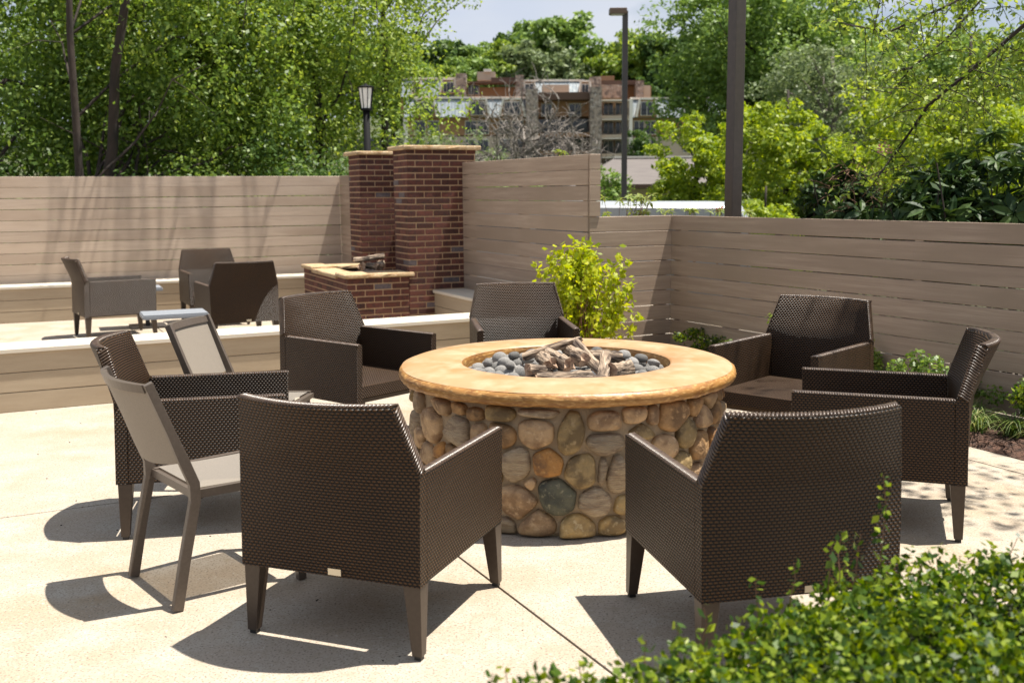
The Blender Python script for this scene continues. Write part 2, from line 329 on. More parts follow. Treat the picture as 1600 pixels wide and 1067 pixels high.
# ---------------------------------------------------------------- fences
BP=.1446
BCACHE={}
def board_mesh(Ln,mt,h=BP-.0055,t=.022):
    k=(round(Ln,3),mt.name,h,t)
    if k not in BCACHE:
        b=.003; pr=[(-t/2+b,-h/2),(t/2-b,-h/2),(t/2,-h/2+b),(t/2,h/2-b),(t/2-b,h/2),(-t/2+b,h/2),(-t/2,h/2-b),(-t/2,-h/2+b)]
        mb=MB(); mb.add([(0,y,z) for y,z in pr]+[(Ln,y,z) for y,z in pr],[tuple(range(8))]+[tuple(range(15,7,-1))]+[(i,i+8,(i+1)%8+8,(i+1)%8) for i in range(8)])
        BCACHE[k]=mb.mesh('board',mt)
    return BCACHE[k]
def fence(name,P,Q,top,nb,label,group='beige horizontal board privacy fences',posts=3,mt=None,ret=None,pz=1):
    P=Vector((*P,0));Q=Vector((*Q,0)); d=Q-P; ang=math.atan2(d.y,d.x); Ln=d.length
    t=empty(name,P,ang); tag(t,label,'fence',group)
    me=board_mesh(Ln,mt or m_board)
    for i in range(nb):
        o=link('board',me,t,(0,0,top-BP*(i+.5)+rnd.uniform(-.0012,.0012)),(rnd.uniform(-.01,.01),rnd.uniform(-.0007,.0007),0))
    for k in range(posts):
        x=.08+(Ln-.16)*k/(posts-1)
        MB().box((x,pz*.06,top/2-.02),(.09,.09,top-.02)).build('post',m_post,t)
    return t
A0=Vector((-4.75,14.6,0)); Ad=Vector((math.cos(.415),math.sin(.415),0))
Aa=A0-Ad*4.6; Ab=A0+Ad*2.43
fence('fence',Aa[:2],Ab[:2],1.872,13,'long sunlit beige board fence behind the two wicker chairs at far left',posts=5,mt=m_board_lit)
rd=Vector((math.cos(-1.12),math.sin(-1.12),0))
Rb=Ab+rd*1.72
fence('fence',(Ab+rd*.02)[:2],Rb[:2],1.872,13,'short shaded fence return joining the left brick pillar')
C0=Vector((-.553,12.29,0)); C1=Vector((.725,9.76,0))
fc=fence('fence',(C0-.0*rd)[:2],C1[:2],1.96,14,'tall shaded fence between the brick pillar and the yellow green shrub')
B1=Vector((1.565,10.18,0)); D1=B1+Vector((.4957,-.8685,0))*5.6
bd=(B1-C1).normalized()
B0=C1+bd*.006
fence('fence',B0[:2],(B1-bd*.012)[:2],1.382,10,'short low fence section right behind the yellow green shrub',posts=2)
# end strip of tall fence facing the camera
me=board_mesh(.112,m_board)
angB=math.atan2(bd.y,bd.x)-math.atan2((C1-C0).y,(C1-C0).x)
LnC=(C1-C0).length
for i in range(4):
    link('end_board',me,fc,(LnC+.012,0.0,1.96-BP*(i+.5)-.001),(0,0,angB))
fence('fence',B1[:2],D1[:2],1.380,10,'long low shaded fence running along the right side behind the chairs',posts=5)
# seat walls / benches
def seatwall(label,P,ang,Ln,depth,ztop,nb,back=True,boardp=.144):
    t=empty('bench',(*P,0),ang); tag(t,label,'bench','built in board benches')
    cw=depth/2-.002
    for k in range(2):
        link('seat_board',board_mesh(Ln,m_cap,h=cw,t=.034),t,(0,-.02+cw/2+k*(cw+.004),ztop-.017),(R(90),0,0))
    zt=ztop-.034
    for i in range(nb):
        link('face_board',board_mesh(Ln,m_wallb,h=zt/nb-.004,t=.02),t,(0,.012+.001*i,zt-(i+.5)*zt/nb),(0,0,0))
    MB().box((Ln/2,depth/2,zt/2-.01),(Ln-.04,depth-.08,zt-.03)).build('core',m_dark,t)
    return t
w1=math.atan2(.448,.894)
nw=Vector((-3.86,7.681,0))-E1*3.2
seatwall('low board bench running behind the fire pit chairs',(nw.x,nw.y),w1,3.2+4.98,.40,.485,3)
seatwall('low board bench under the long far left fence',(Aa.x+.5*math.sin(.40),Aa.y-.5*math.cos(.40)),.40,7.0,.42,.47,3)
bb=Vector((-.904,12.13,0))
# bench along tall fence: front faces west
t3=seatwall('short board bench between brick pillar and near bench',(.247,9.765),math.atan2(12.13-9.765,-.904-.247),2.62,.40,.492,3)
t3.location=(-.904,12.13,0); t3.rotation_euler=(0,0,math.atan2(9.765-12.13,.247+.904)); 

# ---------------------------------------------------------------- brick work
BL,BH,BT=.199,.0565,.095; CL,CH=.212,.0707
bricks={}
def brick_me(L_,kind=0):
    k=(round(L_,3),kind)
    if k not in bricks:
        mb=MB().box((0,0,0),(L_,BT,BH)); bricks[k]=mb.mesh('brick',[m_brick,m_brickg][kind],bevel=.003)
    return bricks[k]
def brickbody(t,W,D,z0,z1,stuff_back=True,limit_s=(0,99)):
    """local x along S face (east), y to north. S face y=0, W face x=0"""
    nc=int(round((z1-z0)/CH)); extra=MB()
    MB().box((W/2,D/2,(z0+z1)/2),(W-.012,D-.012,z1-z0)).build('mortar',m_mortar,t)
    for c in range(nc):
        z=z0+(c+.5)*CH; odd=c%2
        def run(length,start,place):
            x=start; first=True
            while x<length-.03:
                L_=min(BL,length-x)
                if length-x-BL<.05 and length-x>BL: L_=BL
                place(x+L_/2,L_); x+=L_+.012
        kind=lambda: 1 if rnd.random()<.045 else 0
        # S face
        run(W,0 if not odd else .107,lambda x,L_: link('brick',brick_me(L_,kind()),t,(x,BT/2-.001+rnd.uniform(-.0015,.0015),z),(0,0,0)))
        # W face
        run(D,0 if odd else .107,lambda y,L_: link('brick',brick_me(L_,kind()),t,(BT/2-.001+rnd.uniform(-.0015,.0015),y,z),(0,0,R(90))))
        if stuff_back:
            run(W,.107 if not odd else 0,lambda x,L_: extra.box((x,D-BT/2+.001,z),(L_,BT,BH)))
            run(D-.107,.107,lambda y,L_: extra.box((W-BT/2+.001,y,z),(BT,L_,BH)))
    if stuff_back:
        o=extra.build('back_brick',m_brick,t); o['kind']='stuff'
def rough_slab(W,D,T,ov=.04,seed=1,n=10):
    r=random.Random(seed); mb=MB(); pts=[]
    per=[]
    for i in range(n): per.append((-ov+(W+2*ov)*i/n,-ov))
    for i in range(n): per.append((W+ov,-ov+(D+2*ov)*i/n))
    for i in range(n): per.append((W+ov-(W+2*ov)*i/n,D+ov))
    for i in range(n): per.append((-ov,D+ov-(D+2*ov)*i/n))
    m=len(per)
    def ring(z,ins,j):
        o=[]
        for x,y in per:
            cx,cy=W/2,D/2; k=ins+r.uniform(-j,j); dx,dy=cx-x,cy-y; l=math.hypot(dx,dy); o.append((x+dx/l*k,y+dy/l*k,z+r.uniform(-j,j)*.4))
        return o
    rs=[ring(0,.008,.004),ring(T*.3,-.002,.006),ring(T*.75,0,.005),ring(T,.012,.003)]
    for a in rs: mb.v+=a
    for k in range(3):
        for i in range(m): mb.f.append((k*m+i,k*m+(i+1)%m,(k+1)*m+(i+1)%m,(k+1)*m+i))
    mb.f.append(tuple(range(m))[::-1]); mb.f.append(tuple(3*m+i for i in range(m)))
    return mb
fa=math.atan2(.417,.909); P0=Vector((-1.18,12.0,0)); wd=Vector((-.438,.899,0))
PW,PD=.85,.49
pil=empty('brick_pillar',P0,fa); tag(pil,'large red brick pillar in front, next to the tall fence','pillar','brick pillars of the outdoor fireplace')
brickbody(pil,PW,PD,0,2.10)
rough_slab(PW,PD,.050,.05,3).build('cap_stone',m_capst,pil,loc=(0,0,2.101))
P1=P0+wd*1.75
pil2=empty('brick_pillar',P1,fa); tag(pil2,'farther red brick pillar with its cap below the lamp post','pillar','brick pillars of the outdoor fireplace')
brickbody(pil2,PW,PD,0,2.10)
rough_slab(PW,PD,.050,.05,5).build('cap_stone',m_capst,pil2,loc=(0,0,2.101))
# back panel joining pillars on the east side
Pe0=P0+Vector((.909,.417,0))*.70+wd*.50; Pe1=P1+Vector((.909,.417,0))*.70
fence('fence',(Pe0)[:2],(Pe1)[:2],1.96,14,'fence infill standing between the two brick pillars',posts=2,pz=-1)
# fire box in front (west) of the pillars
X0=-.735
bx=P0+Vector((.909,.417,0))*X0
box=empty('brick_hearth',bx,fa); tag(box,'low brick fire hearth with stone caps at the foot of the pillars','hearth')
HD=2.05; HW=.735; HT=.665
nc=int(HT/CH)
MB().box((HW/2,HD/2,HT/2-.06),(HW-.012,HD-.012,HT-.12)).build('mortar',m_mortar,box)
MB().box((HW/2,.06,HT-.06),(HW-.012,.108,.12)).box((.06,HD/2,HT-.06),(.108,HD-.25,.12)).box((HW/2,HD-.06,HT-.06),(HW-.012,.108,.12)).build('mortar',m_mortar,box)
zb=HT-nc*CH
for c in range(nc):
    z=zb+(c+.5)*CH; odd=c%2
    x=0 if not odd else .107
    while x<HW-.03:
        L_=min(BL,HW-x); link('brick',brick_me(L_,1 if rnd.random()<.03 else 0),box,(x+L_/2,BT/2-.001,z)); x+=L_+.012
    y=0 if odd else .107
    while y<HD-.03:
        L_=min(BL,HD-y); link('brick',brick_me(L_,1 if rnd.random()<.03 else 0),box,(BT/2-.001,y+L_/2,z),(0,0,R(90))); y+=L_+.012
for (x,y,ww,dd,z,sd_) in((.0,.0,HW+.02,.36,HT,11),(.0,HD-.5,HW-.03,.46,HT,12),(.0,.43,.24,HD-1.0,HT-.028,13)):
    rough_slab(ww,dd,.046,.035,sd_).build('cap_stone',m_capst,box,loc=(x,y,z))
MB().box((.5,.95,HT-.04),(.5,1.2,.02)).build('burner_pan',m_black,box)
hearthW=Matrix.Translation(bx)@Matrix.Rotation(fa,4,'Z')

# ---------------------------------------------------------------- logs
def log_mesh(Ln,r,seed,bend=.1,n=11,flat=False):
    rr=random.Random(seed); mb=MB(); k=9; ph=rr.uniform(0,6)
    kn=[rr.uniform(.86,1.14) for _ in range(k)]
    for i in range(k):
        t=i/(k-1); x=(t-.5)*Ln; y=bend*Ln*math.sin(t*3+ph)*.3; z=bend*Ln*math.sin(t*2.2+ph*2)*.25
        for j in range(n):
            a=2*math.pi*j/n; q=r*kn[i]*(1+.13*math.sin(3*a+ph+t)+rr.uniform(-.07,.07))
            zz=math.sin(a)*q*(.45 if flat else 1)
            mb.v.append((x+rr.uniform(-.006,.006)+(rr.uniform(-.02,.02) if i in(0,k-1) else 0),y+math.cos(a)*q,z+zz))
    for i in range(k-1):
        for j in range(n): a=i*n+j;b=i*n+(j+1)%n; mb.f.append((a,b,b+n,a+n))
    return mb,k,n
def make_log(label,loc,rot,Ln,r,seed,group,flat=False,bend=.1):
    mb,k,n=log_mesh(Ln,r,seed,bend,flat=flat)
    o=mb.build('log',m_log,None,loc,rot,smooth=True)
    tag(o,label,'log',group)
    for e,base in((0,0),(1,(k-1)*n)):
        vs=[Vector(mb.v[base+j]) for j in range(n)]; c=sum(vs,Vector())/n; c.x+= (-.006 if e==0 else .006)
        mm=MB(); mm.v=[tuple(v) for v in vs]+[tuple(c)]; mm.f=[(j,(j+1)%n,n) if e else ((j+1)%n,j,n) for j in range(n)]
        mm.build('cut_end',m_logend,o)
    return o

# ---------------------------------------------------------------- fire pit
PC=Vector((.289,5.54,0)); ZT=.725; ZS=.633
pit=empty('fire_pit',PC); tag(pit,'round fire pit of river stones with smooth tan concrete rim','fire pit')
MB().lathe([(.60,.02),(.785,.0),(.80,.02),(.80,ZS),(.60,ZS)],72,close=True).build('mortar_wall',m_pmort,pit,smooth=False)
def rimfn(a,j,r,z):
    k=.006*math.sin(5*a+1)+.004*math.sin(11*a)+.002*math.sin(23*a+2)+.001*math.sin(41*a)
    if j in(3,4,5,6,7): 
        r+=k*.7+(.004*math.sin(57*a+j*2) if j in(4,5,6) else 0); z+=.0015*math.sin(17*a+j)+.001*math.sin(31*a+j*3)
    return r,z
rimtop=MB().lathe([(.560,ZT-.012),(.572,ZT-.001),(.70,ZT+.001),(.845,ZT-.006),(.882,ZT-.02)],160,fn=lambda a,j,r,z:(r+.002*math.sin(9*a),z))
rimtop.build('rim_top',m_rim,pit,smooth=True)
rp=[(.83,ZT-.008),(.858,ZT-.0105),(.883,ZT-.0205),(.899,ZT-.035),(.902,ZT-.052),(.897,ZT-.070),(.884,ZT-.083),(.80,ZS+.004)]
MB().lathe([(r,z-.0015) for r,z in rp],200,fn=rimfn).build('rim_edge',m_rimside,pit,smooth=True)
MB().lathe([(.560,ZT-.012),(.556,ZT-.03),(.558,.50),(.0,.50)],96).build('bowl',m_rimside,pit,smooth=False)
# stones
SL=[(-2.823,0.551,0.075,0.056),(-2.981,0.38,0.075,0.094),(-2.592,0.451,0.082,0.094),(-2.335,0.461,0.105,0.076),(-2.489,0.572,0.088,0.039),(-2.322,0.582,0.055,0.029),(-2.186,0.567,0.047,0.033),(-2.644,0.308,0.09,0.055),(-2.0,0.48,0.076,0.069),(-1.788,0.596,0.103,0.02),(-1.801,0.496,0.089,0.066),(-1.592,0.504,0.066,0.1),(-1.395,0.557,0.078,0.048),(-1.214,0.581,0.062,0.041),(-1.091,0.571,0.034,0.046),(-0.936,0.556,0.087,0.075),(-1.159,0.495,0.065,0.037),(-1.394,0.447,0.093,0.055),(-1.005,0.407,0.074,0.056),(-0.824,0.449,0.07,0.076),(-0.632,0.513,0.08,0.058),(-0.665,0.37,0.083,0.068),(-0.859,0.314,0.067,0.057),(-0.465,0.347,0.063,0.08),(-0.44,0.50,0.073,0.062),(-1.912,0.345,0.07,0.081),(-1.724,0.363,0.072,0.064),(-1.537,0.326,0.073,0.08),(-1.412,0.323,0.024,0.064),(-1.307,0.298,0.059,0.087),(-1.832,0.258,0.028,0.029),(-1.907,0.16,0.107,0.078),(-1.678,0.2,0.087,0.082),(-1.447,0.174,0.079,0.066),(-1.287,0.15,0.042,0.046),(-1.979,0.035,0.045,0.046),(-1.785,0.055,0.089,0.073),(-1.556,0.049,0.084,0.064),(-1.343,0.041,0.068,0.055),(-0.685,0.231,0.07,0.048),(-0.496,0.185,0.071,0.06)]
SMAT=[7,1,0,1,0,3,3,0,3,1,0,2,0,0,0,3,2,1,0,2,0,3,2,4,3,1,4,2,1,1,0,0,5,1,6,1,0,6,6,0,7]
RS=.80; seeds=[(th*RS,z,rx,ry,SMAT[i]) for i,(th,z,rx,ry) in enumerate(SL)]
TW=2*math.pi*RS; rs=random.Random(11)
for _ in range(6000):
    s=rs.uniform(-math.pi,math.pi)*RS; z=rs.uniform(.04,.60); rx=rs.uniform(.05,.10); ry=rs.uniform(.045,.085)
    ok=True
    for a in seeds:
        dx=abs(s-a[0]); dx=min(dx,TW-dx); dz=abs(z-a[1])
        if (dx/(.82*(rx+a[2])))**2+(dz/(.82*(ry+a[3])))**2<1: ok=False;break
    if ok: seeds.append((s,z,rx,ry,rs.choice([0,0,0,1,2,3,7,7,3,2,4,6])))
def clip(poly,nx_,ny_,d):
    out=[]; k=len(poly)
    for i in range(k):
        a=poly[i];b=poly[(i+1)%k]; fa_=a[0]*nx_+a[1]*ny_-d; fb=b[0]*nx_+b[1]*ny_-d
        if fa_<=0: out.append(a)
        if fa_*fb<0: t=fa_/(fa_-fb); out.append((a[0]+(b[0]-a[0])*t,a[1]+(b[1]-a[1])*t))
    return out
nst=0
for si,(s,z,rx,ry,mi) in enumerate(seeds):
    poly=[]
    for j in range(20):
        a=2*math.pi*j/20; c_,s_=math.cos(a),math.sin(a); q=1.10/((abs(c_)**2.6+abs(s_)**2.6)**(1/2.6)); poly.append((rx*c_*q,ry*s_*q))
    for k,(s2,z2,rx2,ry2,_) in enumerate(seeds):
        if k==si: continue
        dx=s2-s; dx=(dx+TW/2)%TW-TW/2; dz=z2-z; dd=math.hypot(dx,dz)
        if dd>.35 or dd<1e-4: continue
        e1=rx if abs(dx)/dd>.7 else ry if abs(dz)/dd>.7 else (rx+ry)/2; e2=rx2 if abs(dx)/dd>.7 else ry2 if abs(dz)/dd>.7 else (rx2+ry2)/2
        poly=clip(poly,dx/dd,dz/dd,dd*e1/(e1+e2)-.005)
        if len(poly)<3: break
    poly=clip(poly,0,1,.622-z) if len(poly)>2 else poly
    poly=clip(poly,0,-1,z-.004) if len(poly)>2 else poly
    if len(poly)<4: continue
    # remove tiny edges then Chaikin
    pp=[poly[0]]
    for p in poly[1:]:
        if math.hypot(p[0]-pp[-1][0],p[1]-pp[-1][1])>.008: pp.append(p)
    poly=pp
    if len(poly)<4: continue
    for _ in range(2):
        q=[]
        for i in range(len(poly)):
            a=poly[i];b=poly[(i+1)%len(poly)]; q+=[(a[0]*.75+b[0]*.25,a[1]*.75+b[1]*.25),(a[0]*.25+b[0]*.75,a[1]*.25+b[1]*.75)]
        poly=q
    cx=sum(p[0] for p in poly)/len(poly); cz=sum(p[1] for p in poly)/len(poly)
    area=abs(sum(poly[i][0]*poly[(i+1)%len(poly)][1]-poly[(i+1)%len(poly)][0]*poly[i][1] for i in range(len(poly))))/2
    if area<.0011: continue
    pr=min(.05,.028+.12*math.sqrt(area)*rs.uniform(.7,1.3)); tx,tz=rs.uniform(-.012,.012),rs.uniform(-.012,.012)
    mb=MB(); k=len(poly)
    for sc,o in((1,-.01),(.985,pr*.35),(.90,pr*.72),(.70,pr*.93),(.35,pr)):
        for (px,pz) in poly:
            X=s+cx+(px-cx)*sc; Z=z+cz+(pz-cz)*sc; rr=RS+o+(px-cx)*tx/.08*(o>0)+(pz-cz)*tz/.08*(o>0)+rs.uniform(-.0012,.0012); th=X/RS
            mb.v.append((rr*math.cos(th),rr*math.sin(th),Z))
    th=(s+cx)/RS; mb.v.append(((RS+pr)*math.cos(th),(RS+pr)*math.sin(th),z+cz))
    for r_ in range(4):
        for i in range(k): mb.f.append((r_*k+i,r_*k+(i+1)%k,(r_+1)*k+(i+1)%k,(r_+1)*k+i))
    for i in range(k): mb.f.append((4*k+i,4*k+(i+1)%k,5*k))
    ctr=Vector(((RS)*math.cos(th),(RS)*math.sin(th),z+cz)); mb.v=[tuple(Vector(v)-ctr) for v in mb.v]
    o=mb.build('stone',m_st[mi],pit,tuple(ctr),smooth=True); nst+=1
# burner ring (tray) with water-like steel
MB().lathe([(.0,.0),(.20,.0),(.235,.018),(.245,.018),(.22,-.012),(0,-.012)],64).build('steel_tray',m_steel,pit,loc=(.06,-.30,.652),smooth=True)
MB().lathe([(.262,.0),(.315,.006),(.318,0),(.26,-.008)],64).build('steel_ring',m_steel,pit,loc=(.06,-.27,.645),smooth=True)
MB().lathe([(0,.0),(.557,0)],64).build('gravel_base',m_lava,pit,loc=(0,0,.60))
# lava stones
import bmesh
lav=[]
for k in range(6):
    bm=bmesh.new(); bmesh.ops.create_icosphere(bm,subdivisions=3,radius=1)
    r_=random.Random(k); a,b,c=1,r_.uniform(.72,.95),r_.uniform(.52,.72); p=[r_.uniform(0,6) for _ in range(4)]
    for v in bm.verts:
        q=1+.07*math.sin(2.3*v.co.x+p[0])+.06*math.sin(2.7*v.co.y+p[1])+.04*math.sin(4*v.co.z+p[2]); v.co=Vector((v.co.x*a*q,v.co.y*b*q,v.co.z*c*q))
    me=bpy.data.meshes.new('lava_stone'); bm.to_mesh(me); bm.free(); me.shade_smooth(); me.materials.append(m_lava); lav.append(me)
placed=[]; r_=random.Random(21)
def lava(x,y,z,s,me,lab):
    o=link('lava_stone',me,None,(PC.x+x,PC.y+y,z),(r_.uniform(-.4,.4),r_.uniform(-.4,.4),r_.uniform(0,6.3))); o.scale=(s,s,s)
    tag(o,lab,'stone','loose grey lava stones in the fire pit'); placed.append((x,y,z,s))
LB='rounded grey lava stone lying loose in the round fire pit bowl'
for _ in range(9000):
    if len(placed)>165: break
    a=r_.uniform(0,6.283); rad=.53*math.sqrt(r_.random()); x,y=rad*math.cos(a),rad*math.sin(a); s=r_.uniform(.026,.050)
    if rad+s>.552: continue
    dx,dy=x-.06,y+.29
    if (dx/.32)**2+(dy/.27)**2<1: continue
    if abs(x)<.17 and -.1<y<.22: 
        continue
    ok=all((x-p[0])**2+(y-p[1])**2>(.80*(s+p[3]))**2 for p in placed)
    if not ok: continue
    lava(x,y,.645+s*.45+r_.uniform(-.004,.012),s,r_.choice(lav),LB)
base_n=len(placed)
for (x,y,s) in((-.36,.16,.045),(-.33,.02,.042),(-.20,.10,.038),(-.42,-.02,.038),(.33,.20,.048),(.42,.10,.04),(.36,-.02,.036),(-.18,.28,.04),(.20,.33,.04),(-.28,.24,.036),(.47,-.05,.035),(-.30,-.10,.036),(.28,.06,.036)):
    lava(x,y,.708,s,r_.choice(lav),LB)
G='driftwood look logs stacked in the fire pit'
LZ=.70
def PL(x,y,z): return (PC.x+x,PC.y+y,z)
make_log('long dark log leaning topmost across the fire pit log stack',PL(-.075,-.02,.785),(0,R(-17),R(12)),.31,.022,1,G)
make_log('pale stubby log at the front left of the fire pit logs, cut end forward',PL(-.155,-.24,.70),(0,R(-10),R(225)),.17,.036,2,G)
make_log('thick forked log in the middle of the fire pit logs',PL(-.04,-.14,.742),(0,R(4),R(-60)),.20,.042,3,G)
make_log('twin log lying beside the forked log',PL(-.11,-.12,.735),(0,R(2),R(-75)),.19,.032,33,G)
make_log('thick log with a round cut end right of the forked log',PL(.05,-.07,.760),(0,R(6),R(-65)),.22,.042,4,G)
make_log('slender log slanting down to the right behind the flat plank log',PL(.115,-.12,.745),(0,R(24),R(-62)),.28,.028,5,G)
make_log('flat plank shaped log standing slanted at the front right',PL(.185,-.27,.722),(0,R(22),R(-104)),.27,.030,6,G,flat=True)
make_log('dark split log lying low at the front of the tray',PL(-.02,-.31,.682),(0,0,R(14)),.27,.034,7,G)
make_log('short dark chunk lying right of the plank log',PL(.27,-.20,.70),(0,0,R(50)),.15,.04,8,G)
make_log('small knotty chunk low between the front logs',PL(.09,-.37,.675),(0,0,R(5)),.16,.026,9,G)
make_log('short log at the rear right of the stack',PL(.20,-.02,.735),(0,R(5),R(20)),.2,.034,10,G)
G2='small logs stacked on the brick hearth'
def HL(x,y,z): return tuple(hearthW@Vector((x,y,z)))
make_log('topmost pale log on the brick hearth',HL(.48,.72,HT+.17),(0,R(-4),fa),.36,.033,12,G2)
make_log('left lower log of the brick hearth stack, end toward the patio',HL(.36,.62,HT+.09),(0,0,fa+R(75)),.26,.045,13,G2)
make_log('middle lower log of the brick hearth stack',HL(.48,.62,HT+.085),(0,0,fa+R(100)),.26,.04,14,G2)
make_log('right lower log of the brick hearth stack',HL(.60,.64,HT+.09),(0,0,fa+R(70)),.26,.045,15,G2)

# ---------------------------------------------------------------- armchairs
W_,D_=.725,.762; ZB,ZA,ZTp=.270,.661,.913; WT=.60
def back_y(z,outer=True):   # rear surface y as function of height
    if z<=ZA: y=-D_/2-.030+(.014)*((z-ZB)/(ZA-ZB))
    else: y=-D_/2-.016-.075*((z-ZA)/(ZTp-ZA))
    return y
def half_w(z):
    if z<=ZA+.001: return W_/2
    return W_/2-(W_/2-WT/2)*((z-ZA-.001)/(ZTp-ZA-.001))
def armchair():
    t=empty('wicker_armchair')
    # back shell
    zs=[ZB,.40,.53,ZA,.74,.83,ZTp-.008,ZTp]; nx_=13; mb=MB(); T=.055
    def P(i,z,inner):
        hw=half_w(z); 
        if inner and z<=ZA: hw-=.0
        x=-hw+2*hw*i/(nx_-1); bow=.078*max(0,(z-ZB)/(ZTp-ZB))**1.1*(1-(x/hw)**2)
        y=back_y(z)-bow+(T if inner else 0)
        if z>=ZTp-.0001: y+= (-.006 if inner else .006)
        return (x,y,z)
    nz_=len(zs)
    for inner in(0,1):
        for z in zs:
            for i in range(nx_): mb.v.append(P(i,z,inner))
    def id_(inner,k,i): return inner*nz_*nx_+k*nx_+i
    for k in range(nz_-1):
        for i in range(nx_-1):
            mb.f.append((id_(0,k,i),id_(0,k,i+1),id_(0,k+1,i+1),id_(0,k+1,i)))
            mb.f.append((id_(1,k,i+1),id_(1,k,i),id_(1,k+1,i),id_(1,k+1,i+1)))
        for i in(0,nx_-1):
            q=(id_(0,k,i),id_(1,k,i),id_(1,k+1,i),id_(0,k+1,i)); mb.f.append(q if i else q[::-1])
    for i in range(nx_-1):
        mb.f.append((id_(0,nz_-1,i),id_(0,nz_-1,i+1),id_(1,nz_-1,i+1),id_(1,nz_-1,i)))
        mb.f.append((id_(0,0,i+1),id_(0,0,i),id_(1,0,i),id_(1,0,i+1)))
    # uv scaled smoothly
    o=mb.build('backrest',m_weave,t,uv=True)
    smooth_angle(o,35)
    for s in(-1,1):
        mb=MB(); xo=s*W_/2; xi=s*(W_/2-.05); yb=-D_/2+.036; yf=D_/2
        b=[(xo,yb-.012,ZB),(xo,yf-.012,ZB),(xi,yf-.012,ZB),(xi,yb-.012,ZB)]; tp=[(xo,yb+.004,ZA),(xo,yf,ZA+.002),(xi,yf,ZA+.002),(xi,yb+.004,ZA)]
        if s>0: mb.hexa(b,tp)
        else: mb.hexa(b[::-1],tp[::-1])
        o=MB(); o.v=mb.v; o.f=mb.f
        ob=o.build('armrest',m_weave,t,uv=True,bevel=.006)
    def wrap(path,across,up,wd,pitch=.0115,r=.0052):
        # rope like wrapped strands laid across an edge
        mb=MB(); pts=[Vector(p) for p in path]; seg=[(pts[i],pts[i+1]) for i in range(len(pts)-1)]
        for a,b in seg:
            n_=max(1,int((b-a).length/pitch)); d=(b-a)/n_
            for k in range(n_):
                c=a+d*(k+.5); ac=(Vector(across)+d.normalized()*.55).normalized(); u=Vector(up)
                P_a=[c-ac*wd/2-u*.004,c-ac*wd*.28+u*.0022,c+ac*wd*.28+u*.0022,c+ac*wd/2-u*.004]
                mb.tube(P_a,[r*.75,r,r,r*.75],5)
        o=mb.build('edge_weave',m_strand,t,smooth=True); o['kind']='stuff'; return o
    for s in(-1,1):
        wrap([(s*(W_/2-.025),-D_/2+.045,ZA-.0005),(s*(W_/2-.025),D_/2-.004,ZA+.0005)],(1,0,0),(0,0,1),.050)
        P0_=[P(0 if s<0 else nx_-1,z,0) for z in (ZA+.01,.74,.83,ZTp-.008)]; P1_=[P(0 if s<0 else nx_-1,z,1) for z in (ZA+.01,.74,.83,ZTp-.008)]
        wrap([tuple((Vector(a)+Vector(b))/2) for a,b in zip(P0_,P1_)],(0,1,0),(s,0,0),.055)
    wrap([tuple((Vector(P(i,ZTp,0))+Vector(P(i,ZTp,1)))/2) for i in range(nx_)],(0,1,0),(0,0,1),.050)
    hw=W_/2-.051
    sb=MB().box((0,.02,.345),(2*hw,D_-.09,.085)); so=sb.build('seat',m_weave,t,uv=True,bevel=.008)
    MB().box((0,0,.29),(2*hw,D_-.10,.03)).build('seat_frame',m_leg,t)
    for sx in(-1,1):
        for sy in(-1,1):
            xo=sx*(W_/2-.004); yo=(D_/2-.014) if sy>0 else (-D_/2-.022)
            def q(w,z,out): 
                x2=xo+sx*out; y2=yo+sy*out*(.6)
                return [Vector((x2,y2,z)),Vector((x2-sx*w,y2,z)),Vector((x2-sx*w,y2-sy*w,z)),Vector((x2,y2-sy*w,z))]
            b=q(.038,.014,.0); tt=q(.066,ZB-.001,0)
            mb=MB()
            if sx*sy<0: mb.hexa(b,tt)
            else: mb.hexa(b[::-1],tt[::-1])
            lg=mb.build('leg',m_leg,t,bevel=.0025)
            g=b[0]*.5+b[2]*.5; MB().box((g.x,g.y,.007),(.026,.026,.014)).build('glide',m_foot,lg)
    MB().box((.03,back_y(.29)-.0035-.004,.290),(.052,.002,.024)).build('name_plate',m_plate,t)
    return t
proto=armchair()
ARM=[(-.516,3.935,-.363,'wicker armchair in front seen from behind, left of the two nearest ones'),
(.881,3.743,.218,'very dark wicker armchair seen from behind, half covered by the leafy hedge'),
(1.809,5.082,1.228,'wicker armchair seen side on at the right edge of the fire pit'),
(1.74,6.412,2.412,'wicker armchair at the back right of the fire pit, before the long low fence'),
(.078,7.574,3.248,'wicker armchair straight behind the fire pit, next to the yellow green shrub'),
(-1.041,7.025,-2.269,'wicker armchair behind left of the fire pit, in front of the brick hearth'),
(-1.53,5.176,-1.386,'wicker armchair at the left of the fire pit, between two metal side chairs'),
(-4.59,12.003,-.996,'leftmost far wicker armchair seen from the side near the far bench'),
(-3.758,13.108,3.595,'rearmost far wicker armchair facing the camera before the far bench'),
(-3.013,11.312,.499,'far wicker armchair seen from behind, right of the small grey side table')]
for i,(x,y,a,lb) in enumerate(ARM):
    o=proto if i==0 else copy_tree(proto)
    o.location=(x,y,0.002); o.rotation_euler=(0,0,a); tag(o,lb,'armchair','brown wicker armchairs')
